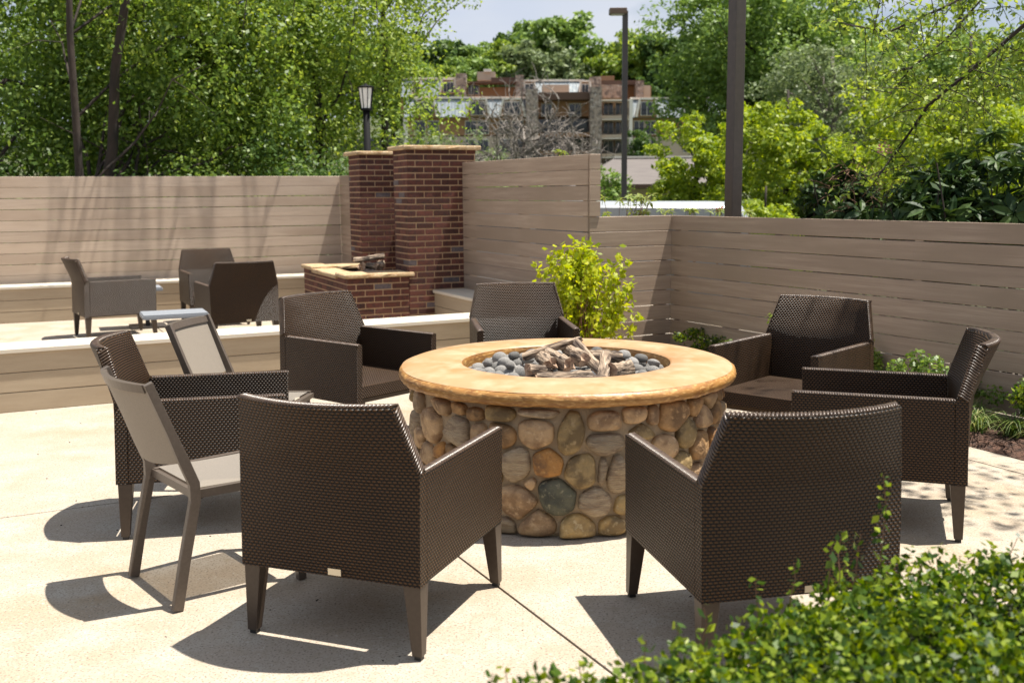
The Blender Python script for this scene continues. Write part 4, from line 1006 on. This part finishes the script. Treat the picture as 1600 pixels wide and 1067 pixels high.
# bushes in front of apartment building
G='pale bushes in front of the apartment building'
shrub('pale yellow green conifer like bush left of the bare tree',G,(px_at(708,60),60,-1.3),(3.2,2.4,3.5),90,90,.24,m_l6,401,rc=.3)
shrub('low green bush below the bare tree above the tall fence',G,(px_at(790,45),45,-1.3),(3.4,2.0,2.0),90,80,.2,m_l5,402,rc=.3)
shrub('green bush at the right end of the tall fence before the house',G,(px_at(950,33),33,-1.3),(.9,.8,2.0),50,90,.13,m_l5,403,rc=.3)
shrub('narrow dark cypress by the apartment balconies',G,(px_at(997,120),120,.5),(1.5,1.2,4.4),60,60,.4,m_l4,404,rc=.3)
# bare tree
def bare(label,loc,h,spread,seed,nb=22):
    rl=np.random.default_rng(seed); t=empty('bare_tree',loc); tag(t,label,'tree','bare grey trees before the apartment building')
    tp=limb_path((0,0,0),(0.3,0,h*.75),0,rl,9,.04); MB().tube(tp,[.17*(1-.08*i) for i in range(9)],8).build('trunk',m_bark,t,smooth=True)
    bm=MB()
    def br(p,d,L_,r,lv):
        pts=[p]; q=np.array(p); dd=np.array(d)
        for i in range(5):
            dd=dd+rl.normal(size=3)*.22; dd[2]+=.03; dd/=np.linalg.norm(dd); q=q+dd*L_/5; pts.append(tuple(q))
        bm.tube(pts,[max(r*(1-.15*i),.014) for i in range(6)],5 if lv<2 else 3,cap=False)
        if lv<2:
            for i in range(1,6):
                for _ in range(1):
                    nd=dd+rl.normal(size=3)*.75; nd/=np.linalg.norm(nd); br(pts[i],nd,L_*rl.uniform(.4,.65),r*.5,lv+1)
    for k in range(nb):
        i=rl.integers(2,9); a=rl.uniform(0,6.28); el=rl.uniform(.1,1.1)
        br(tp[i],(math.cos(a)*math.cos(el),math.sin(a)*math.cos(el),math.sin(el)),spread*rl.uniform(.6,1.1),.075,0)
    bm.build('branch',m_barkg,t); return t
bare('bare grey tree with many twigs in front of the stone pier',(px_at(812,50),50,-1.3),7.0,2.8,501,30)
bare('lower bare grey tree sprawling right of the taller bare tree',(px_at(880,50),50,-1.3),4.5,2.6,502,26)
# distant woodland on the hill
G='woodland trees on the hill behind the building'
protoW=[]
wood=[(645,215,17,'m'),(700,210,15,'l'),(742,225,19,'m'),(790,230,18,'l'),(850,215,20,'g'),(900,235,15,'m'),(945,225,20,'m'),(985,215,22,'l'),(1020,230,20,'m'),(1050,210,22,'d'),(620,240,22,'l'),(680,245,22,'d'),(735,250,20,'m'),(810,255,22,'d'),(870,240,24,'m'),(925,255,19,'d'),(560,230,20,'m'),(820,200,12,'g'),(760,195,11,'m'),(700,190,10,'d'),(900,195,12,'g'),(940,198,12,'m'),(990,195,15,'d'),(1080,220,24,'m'),(640,190,11,'m'),(1130,240,26,'d'),(1200,240,24,'m'),(1290,245,24,'l'),(1380,240,24,'m'),(1480,245,24,'d'),(1570,240,24,'m'),(480,230,22,'m'),(390,235,24,'d'),(290,230,24,'m'),(180,235,24,'d'),(70,230,24,'m')]
mk={'m':m_l5,'l':m_l2,'g':m_l6,'d':m_l4}; P_={}
kn={'m':'mid green','l':'light green','g':'greyish green','d':'dark green'}; cnt={}
near=[w_ for w_ in wood if 555<w_[0]<1090]
for i,(px,D,h_,k) in enumerate([(a_,b_,c_*(1.13 if a_<940 else 1.08),d_) for a_,b_,c_,d_ in near if (a_,b_)!=(640,190)]):
    x=px_at(px,D); z=gz(x,D)
    pos=('over the left end of the apartment roof' if px<690 else 'left of the rooftop box' if px<760 else 'above the rooftop box' if px<830 else 'above the dark canopy of the apartment building' if px<910 else 'just left of the parking light head' if px<970 else 'right of the parking light head' if px<1035 else 'against the large dark trees')
    rowp='front row' if D<205 else 'second row' if D<222 else 'third row' if D<236 else 'hilltop row'
    lb='%s hill tree %s, %s'%(kn[k],pos,rowp)
    if k not in P_:
        P_[k]=make_tree(lb,G,(x,D,z),10,.35,(5.6,5.0,5.8),9.6,150,70,.75,mk[k],m_bark,600+i,rc=.22,shell=.5,nl=5); P_[k].scale=(h_/16,)*3
    else: clone(P_[k],(x,D,z),rnd.uniform(0,6.3),h_/16*rnd.uniform(.92,1.08),lb)
rl=np.random.default_rng(91); PP=[]
for px,D,h_,k in wood:
    if 555<px<1090: continue
    x=px_at(px,D); P,out,cc=crown_pts(90,50,(8,6,h_*.5),rl,.25,.4,.7,(x,D,gz(x,D)+h_*.55)); PP.append(P)
PP=np.concatenate(PP); o=link('far_woodland',quads_mesh('far_woodland',leaves(PP,1.0,rl,.5,.6),m_l5)); tag(o,'far wooded hillside showing only through gaps between nearer trees','woodland',kind='stuff')

# ---------------------------------------------------------------- overhanging branches right (near tree)
def twig_leaves(paths,rl,ls,dens,lm,name,parent,asp=.5,spread=.09,droop=.6,up=.35):
    C=[]
    for p in paths:
        p=np.array(p)
        for i in range(len(p)-1):
            n_=max(1,int(np.linalg.norm(p[i+1]-p[i])*dens)); t=rl.uniform(0,1,(n_,1)); C.append(p[i]+(p[i+1]-p[i])*t+rl.normal(size=(n_,3))*spread)
    C=np.concatenate(C); return link(name,quads_mesh(name,leaves(C,ls,rl,up,asp,droop),lm),parent)
rl=np.random.default_rng(77)
nt_=empty('overhanging_tree',(6.6,9.6,-1.3)); tag(nt_,'near tree at right whose thin leafy branches hang into the picture','tree')
bm=MB(); paths=[]; off=np.array([6.6,9.6,-1.3])
MB().tube([(0,0,0),(.1,0,2.5),(0,.1,5),(-.2,0,8)],[.16,.13,.1,.05],10).build('trunk',m_bark,nt_,smooth=True)
mains=[([(1760,-60),(1600,40),(1530,100),(1450,165),(1405,232),(1372,275)],9.3,.022),([(1760,-200),(1600,-60),(1480,10),(1390,50),(1330,40)],9.6,.016),([(1760,20),(1660,50),(1600,80),(1530,105),(1470,140)],9.9,.014),([(1700,-250),(1560,-120),(1440,-60),(1350,-40),(1300,-30)],9.0,.016),([(1740,100),(1650,110),(1580,125),(1530,150),(1500,190)],10.2,.012),([(1700,-120),(1560,-30),(1480,60),(1420,110),(1390,150)],10.1,.013)]
for pts,D,r in mains:
    P=[np.array(at(px,py,D+.25*i*(-1)**i*.3))-off for i,(px,py) in enumerate(pts)]; bm.tube([tuple(p) for p in P],[r*(1-.13*i) for i in range(len(P))],6)
    for i in range(len(P)-1):
        for _ in range(9):
            t=rl.uniform(); a=P[i]+(P[i+1]-P[i])*t; d=rl.normal(size=3)*np.array([.5,.5,.35]); d[2]-=.15; d/=np.linalg.norm(d); L_=rl.uniform(.25,.75); e=a+d*L_; e[2]-=.12*L_
            mid=(a+e)/2+np.array([0,0,.05]); bm.tube([tuple(a),tuple(mid),tuple(e)],[.005,.004,.002],4,cap=False); paths.append([a,mid,e])
            if rl.uniform()<.6:
                e2=mid+rl.normal(size=3)*.18; bm.tube([tuple(mid),tuple(e2)],[.003,.0015],3,cap=False); paths.append([mid,e2])
bm.build('branch',m_bark,nt_,smooth=True)
twig_leaves(paths,rl,.062,46,m_l2,'foliage',nt_,spread=.05)
# higher crown outside the frame that dapples the ground at the right
P,out,cc=crown_pts(70,60,(2.6,2.6,1.2),rl,.22,.1,.6,(-1.2,-2.6,6.8)); bm=MB()
for c in cc[:16]: bm.tube(limb_path((0,0,5),c,.04,rl,5),[.03,.025,.02,.012,.006],5)
bm.build('branch',m_bark,nt_); link('crown',quads_mesh('crown',leaves(P,.08,rl,.4,.5,.5,out),m_l2),nt_)

# ---------------------------------------------------------------- rhododendrons
def whorl_mesh(seed,n=9,ls=.15,mt=m_rho):
    r=np.random.default_rng(seed); mb=MB()
    for k in range(n):
        a=2*math.pi*k/n+r.uniform(-.25,.25); el=r.uniform(-.55,.45); L_=ls*r.uniform(.75,1.15); w_=L_*.17
        d=Vector((math.cos(a)*math.cos(el),math.sin(a)*math.cos(el),math.sin(el))); s=Vector((-math.sin(a),math.cos(a),0)); n_=d.cross(s)*-1
        if n_.z<0:n_=-n_
        p=[d*.01,d*L_*.35+Vector((0,0,.0)),d*L_*.7-Vector((0,0,L_*.05)),d*L_-Vector((0,0,L_*.14))]
        b=len(mb.v); up=n_*w_*.35
        mb.v+=[tuple(p[0]),tuple(p[1]-s*w_+up),tuple(p[1]),tuple(p[1]+s*w_+up),tuple(p[2]-s*w_*.9+up*.8),tuple(p[2]),tuple(p[2]+s*w_*.9+up*.8),tuple(p[3])]
        mb.f+=[(b,b+2,b+1),(b,b+3,b+2),(b+1,b+2,b+5,b+4),(b+2,b+3,b+6,b+5),(b+4,b+5,b+7),(b+5,b+6,b+7)]
    mb.tube([(0,0,-.12),(0,0,0)],.004,4)
    return mb.mesh('leaf_whorl',mt)
WM=[whorl_mesh(s) for s in range(5)]
rr=random.Random(9)
def rhodo(label,c,rad,n,seed,extra=[]):
    t=empty('rhododendron',(c[0],c[1],-1.3)); tag(t,label,'shrub','dark rhododendrons behind the low fence'); r=random.Random(seed)
    k=0
    while k<n:
        a=Vector((r.gauss(0,1),r.gauss(0,1),r.gauss(0,1))).normalized()
        if a.y>.35: continue
        q=r.uniform(.72,1)**1; bump=1+.18*math.sin(5*a.x+seed)+.12*math.sin(9*a.z)
        p=Vector((a.x*rad[0],a.y*rad[1],a.z*rad[2]))*q*bump+Vector((0,0,c[2]+1.3))
        if p.z<2.35: continue
        o=link('leaf_whorl',r.choice(WM),t,p,(0,0,0)); o.rotation_euler=(a.to_track_quat('Z','Y').to_matrix()@Matrix.Rotation(r.uniform(0,6.3),3,'Z')).to_euler(); 
        if r.random()<.7: o.rotation_euler=(r.uniform(-.6,.6),r.uniform(-.6,.6),r.uniform(0,6.3))
        s=r.uniform(.75,1.2); o.scale=(s,s,s); k+=1
    bm=MB(); rl_=np.random.default_rng(seed)
    for _ in range(26):
        e=np.array([rl_.uniform(-.8,.8)*rad[0],rl_.uniform(-.7,.3)*rad[1],c[2]+1.3+rl_.uniform(-.4,.8)*rad[2]]); bm.tube(limb_path((rl_.normal()*.1,0,.3),e,.05,rl_,6,.1),[.02,.017,.014,.011,.008,.005],5)
    bm.build('stem',m_bark,t)
    # inner leaf mass
    P,out,cc=crown_pts(60,60,(rad[0]*.85,rad[1]*.8,rad[2]*.85),rl_,.25,.1,.8,(0,0,c[2]+1.3)); link('inner_foliage',quads_mesh('inner_foliage',leaves(P,.10,rl_,.3,.3,.8,out),m_rho),t)
    return t
a=at(1560,300,8.5); rhodo('large dark rhododendron filling the right edge above the fence',(a.x+.15,8.6,1.25),(1.05,.7,.74),260,1)
a=at(1430,320,9.6); rhodo('middle dark rhododendron with reddish dead stems',(a.x,9.3,1.2),(.68,.5,.50),120,2)
a=at(1330,300,9.8); t=rhodo('leftmost small rhododendron with a faded pink flower on top',(a.x-.02,10.1,1.25),(.42,.4,.62),60,3)
fl=at(1362,236,10); mb=MB()
for k in range(26):
    d=Vector((rr.gauss(0,1),rr.gauss(0,1),rr.gauss(0,.7))).normalized(); p=Vector((fl.x,fl.y-.35,fl.z))-Vector(t.location)+d*.05; mb.bar(p,p+d*.02,.012,.012)
mb.build('faded_flower',m_pink,t)['kind']='stuff'
# dead reddish twigs
mb=MB()
for k in range(160):
    p=at(rr.uniform(1290,1470),rr.uniform(262,335),9.5+rr.uniform(-.2,.4)); q=p+Vector((rr.gauss(0,.08),rr.gauss(0,.05),rr.gauss(.02,.08))); mb.tube([p,(p+q)/2+Vector((0,0,.01)),q],[.004,.003,.0015],4)
o=mb.build('dead_twigs',m_dead); o.location=(0,0,0); tag(o,'tangle of reddish dead twigs inside the rhododendrons above the fence','twigs',kind='stuff')
# small shoots above the low fence
def sprig(label,px,py,D,n,h,seed,lm=m_l2,ls=.07,w_=.14,flower=False):
    p=at(px,py,D); t=empty('sprouting_plant',(p.x,p.y,p.z-h)); tag(t,label,'plant','leafy shoots peeking over the low fence'); r=np.random.default_rng(seed); bm=MB(); paths=[]
    for k in range(n):
        e=np.array([r.normal()*w_,r.normal()*w_*.6,h*r.uniform(.6,1.0)]); pt=limb_path((0,0,-.5),e,.04,r,5); bm.tube(pt,[.006,.005,.004,.003,.002],4)
        paths.append([np.array(pt[3]),np.array(pt[4])])
        o=link('leaf_whorl',WM2[k%3],t,tuple(e),(r.uniform(-.5,.5),r.uniform(-.5,.5),r.uniform(0,6)))
        o.scale=(.62,.62,.62)
        for j in(3,):
            o=link('leaf_whorl',WM2[(k+1)%3],t,pt[j],(r.uniform(-.5,.5),r.uniform(-.5,.5),r.uniform(0,6))); o.scale=(.6,.6,.6)
    bm.build('stem',m_barkr,t)
    if flower:
        mb=MB()
        for k in range(16): d=Vector(r.normal(size=3)).normalized(); c_=Vector((.02,0,h*.8)); mb.bar(c_,c_+d*.05,.014,.008)
        mb.build('flower',m_pink,t)
    return t
m_young=leafm('leaf_young',[(.10,.16,.03),(.16,.22,.04),(.24,.28,.07)],.35)
WM2=[whorl_mesh(20+s,7,.125,m_young) for s in range(3)]
sprig('largest leafy shoot over the low fence, left of the white van roof',980,303,10.6,16,.32,701,w_=.17)
sprig('leafy shoot against the white van roof, left of the pink one',1087,324,10.7,5,.10,702,w_=.06)
sprig('leafy shoot with a pink bloom beside the steel post',1122,326,10.6,4,.09,703,w_=.05,flower=True)
sprig('tiny shoot right of the steel post',1170,330,10.6,3,.06,704,w_=.04)
sprig('tiny shoot at the left end of the low fence before the van',1042,328,10.8,3,.07,705,w_=.04)
sprig('single yellow green shoot rising above the tall fence',873,236,11.6,3,.10,706,w_=.04)

# ---------------------------------------------------------------- chartreuse shrub
ct=empty('golden_shrub',(.56,9.1,.03)); tag(ct,'bright yellow green shrub between the fence and the rear armchair','shrub')
def shoot_mesh(seed,L_=.34):
    r=np.random.default_rng(seed); C=[];V=[]
    n=22; z=r.uniform(0,L_,n); a=r.uniform(0,6.3,n); rad=r.uniform(.02,.055,n)
    C=np.stack([np.cos(a)*rad,np.sin(a)*rad,z],1); out=np.stack([np.cos(a),np.sin(a),np.full(n,.3)],1)
    Vq=leaves(C,.066,r,.35,.5,-.2,out); me=quads_mesh('leafy_shoot',Vq,m_chart); return me
SM=[shoot_mesh(s) for s in range(8)]
r=random.Random(4); bm=MB(); rl=np.random.default_rng(4)
for k in range(175):
    a=r.uniform(0,6.28); h_=r.uniform(.25,1.0)**.8; rad=r.uniform(.0,.58)*(1.05-.35*h_)
    e=np.array([rad*math.cos(a)+.03,rad*math.sin(a)*.8,.10+h_*.96-rad*.12+r.uniform(-.08,.08)]); b=e-np.array([rad*math.cos(a)*.3,rad*math.sin(a)*.3,.22])
    d=Vector(e-b).normalized(); o=link('leafy_shoot',SM[k%8],ct,tuple(b)); o.rotation_euler=d.to_track_quat('Z','Y').to_euler(); s=r.uniform(.7,1.1); o.scale=(s,s,s)
    if k%3==0: bm.tube(limb_path((r.uniform(-.06,.06),r.uniform(-.06,.06),0),e,.03,rl,6,.05),[.006,.005,.0045,.004,.003,.0015],5)
bm.build('stem',m_barkr,ct)
# ---------------------------------------------------------------- low bed shrubs
def bedshrub(label,x,y,rx,rz_,seed,n=900,lm=m_box,ls=.03,loc_z=.04):
    return shrub(label,'low shrubs in the bed along the low fence',(x,y,loc_z),(rx,rx*.7,rz_),26,int(n/26)+20,ls,lm,seed,rc=.32,nstem=6)
bedshrub('small round green shrub at the fence corner behind the fire pit rim',1.72,9.55,.30,.19,801,1500)
bedshrub('pale speckled shrub left of the back right armchair',2.02,9.0,.22,.16,802,900,m_l2)
bedshrub('slim upright shrub behind the back right armchair',2.28,8.65,.14,.30,803,700,m_l2)
bedshrub('low shrub right behind the back right armchair arm',2.72,7.9,.16,.22,804,600,m_l2)
bedshrub('green glossy shrub right of the side on armchair near the fence',3.0,7.1,.36,.22,805,2200,m_l1,.035)
bedshrub('dark green shrub at the right edge of the bed',3.42,6.55,.30,.20,806,1800,m_box,.035)
def grass(label,x,y,n,h,seed):
    r=random.Random(seed); mb=MB()
    for k in range(n):
        a=r.uniform(0,6.28); L_=h*r.uniform(.7,1.5); d=Vector((math.cos(a),math.sin(a),0)); s=Vector((-d.y,d.x,0))*.005; p0=Vector((r.gauss(0,.03),r.gauss(0,.03),0)); b=len(mb.v); seg=5
        for i in range(seg+1):
            t_=i/seg; p=p0+d*L_*(t_**1.3)*.9+Vector((0,0,L_*.85*math.sin(min(1.0,t_*.95)*2.6)*.55)); ww=s*(1.1-t_); mb.v+=[tuple(p-ww),tuple(p+ww)]
        for i in range(seg): mb.f.append((b+2*i,b+2*i+1,b+2*i+3,b+2*i+2))
    o=mb.build('grass_tuft',m_grassl,None,(x,y,.045)); tag(o,label,'grass tuft','strappy grass tufts in the bed'); return o
gp=[(2.98,6.75,'strappy grass tuft nearest the side on armchair'),(3.18,6.45,'strappy grass tuft at the concrete edge, second from the armchair'),(3.30,6.05,'strappy grass tuft at the right edge of the photo by the concrete'),(3.12,6.95,'strappy grass tuft under the glossy green shrub'),(3.5,6.2,'strappy grass tuft at the right edge under the dark shrub'),(2.75,7.35,'strappy grass tuft hidden behind the side on armchair'),(1.45,9.6,'tiny grass tuft at the fence corner behind the fire pit'),(3.0,6.6,'low flat grass tuft with yellowed blades on the mulch')]
for i,(x,y,lb) in enumerate(gp): grass(lb,x,y,70,.22 if i!=6 else .14,900+i)

# ---------------------------------------------------------------- foreground hedge
hd=empty('hedge',(1.35,1.9,0)); tag(hd,'out of focus boxwood hedge with bright new leaves in the lower right foreground','hedge')
rl=np.random.default_rng(55)
def hz_(x,y):   # top height of hedge (world)
    edge=np.interp(x,[-.6,-.05,.12,.32,.5,.8,1.02,1.34,3.2],[1.75,1.84,1.91,2.05,2.24,2.48,2.49,2.61,3.1])
    k=np.clip((edge+.07-y)/.10,0,1); lx=np.clip((x+.55)/.4,0,1)
    h=(.70-.0*y)*np.sqrt(k)*np.sqrt(lx)
    return h+(.022*np.sin(9*x+1)*np.sin(7*y)+.018*np.sin(17*x)*np.cos(13*y+2))*(k>0)
n=110000; X=rl.uniform(-.5,2.4,n); Y=rl.uniform(1.0,3.0,n); h=hz_(X,Y); ok=(h>.15); X,Y,h=X[ok],Y[ok],h[ok]
# clumpy offsets
cl=np.sin(21*X+3*np.sin(9*Y))*np.sin(19*Y+2*np.sin(11*X)); cl2=np.sin(47*X+2*np.sin(23*Y))*np.sin(43*Y+2*np.sin(27*X)); Z=h+.028*cl+.02*cl2-np.abs(rl.normal(size=len(X)))*.05*(1.3-.6*cl2)
C=np.stack([X-1.35,Y-1.9,Z],1)
V=leaves(C,.022,rl,.35,.62,-.5,None,.3)
link('foliage',quads_mesh('foliage',V,m_box),hd)
# hedge inner mass (dark twig body)
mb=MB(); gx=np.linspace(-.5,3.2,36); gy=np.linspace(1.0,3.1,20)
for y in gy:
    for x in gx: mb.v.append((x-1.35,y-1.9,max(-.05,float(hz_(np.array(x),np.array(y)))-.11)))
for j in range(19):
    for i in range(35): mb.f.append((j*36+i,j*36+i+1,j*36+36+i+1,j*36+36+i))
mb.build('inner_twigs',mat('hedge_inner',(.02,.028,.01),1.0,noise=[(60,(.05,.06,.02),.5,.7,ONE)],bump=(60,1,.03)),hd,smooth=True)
# sprouting shoots
sb=MB(); Cs=[]
sh=[(1380,742,2.45,.26),(1318,830,2.4,.14),(1300,850,2.35,.12),(1345,835,2.45,.13),(1180,905,2.25,.08),(1100,950,2.2,.07),(1590,840,2.5,.08),(1500,868,2.4,.06),(1010,1000,2.05,.07),(905,1035,2.0,.06),(1440,880,2.4,.07),(770,1052,1.93,.10),(790,1046,1.95,.09),(860,1040,1.95,.08),(1240,880,2.3,.08),(1060,975,2.1,.06)]
for px,py,D,L_ in sh:
    p=np.array(at(px,py,D)); b=p-np.array([rl.normal()*.02,.0,L_+.08]); pt=limb_path(b,p,0,rl,5,.06); sb.tube([tuple(np.array(q)-np.array([1.35,1.9,0])) for q in pt],[.0022,.002,.0018,.0015,.001],4)
    m_=int(L_/.011)+7
    for k in range(m_):
        t_=1-(k/m_)*.85; q=np.array(pt[0])+(np.array(pt[4])-np.array(pt[0]))*t_; a_=rl.uniform(0,6.28); Cs.append(q-np.array([1.35,1.9,0])+np.array([math.cos(a_)*.013,math.sin(a_)*.013,.004]))
sb.build('twig',m_barkr,hd)['kind']='stuff'; Cs=np.array(Cs); link('new_leaves',quads_mesh('new_leaves',leaves(Cs,.025,rl,.4,.62,-.2),m_box),hd)
# ---------------------------------------------------------------- a few fallen bits on the patio
bits=MB(); r=random.Random(3)
for k in range(110):
    x=r.uniform(-4,2.6); y=r.uniform(2.8,8.5); s=r.uniform(.002,.006); bits.box((x,y,s*.3),(s*2*r.uniform(.6,1.6),s,s*.6),rz=r.uniform(0,3))
tag(bits.build('debris',m_bark),'tiny dark bits of leaf litter scattered over the patio','litter',kind='stuff')
print('stones',nst,'lava',len(placed))
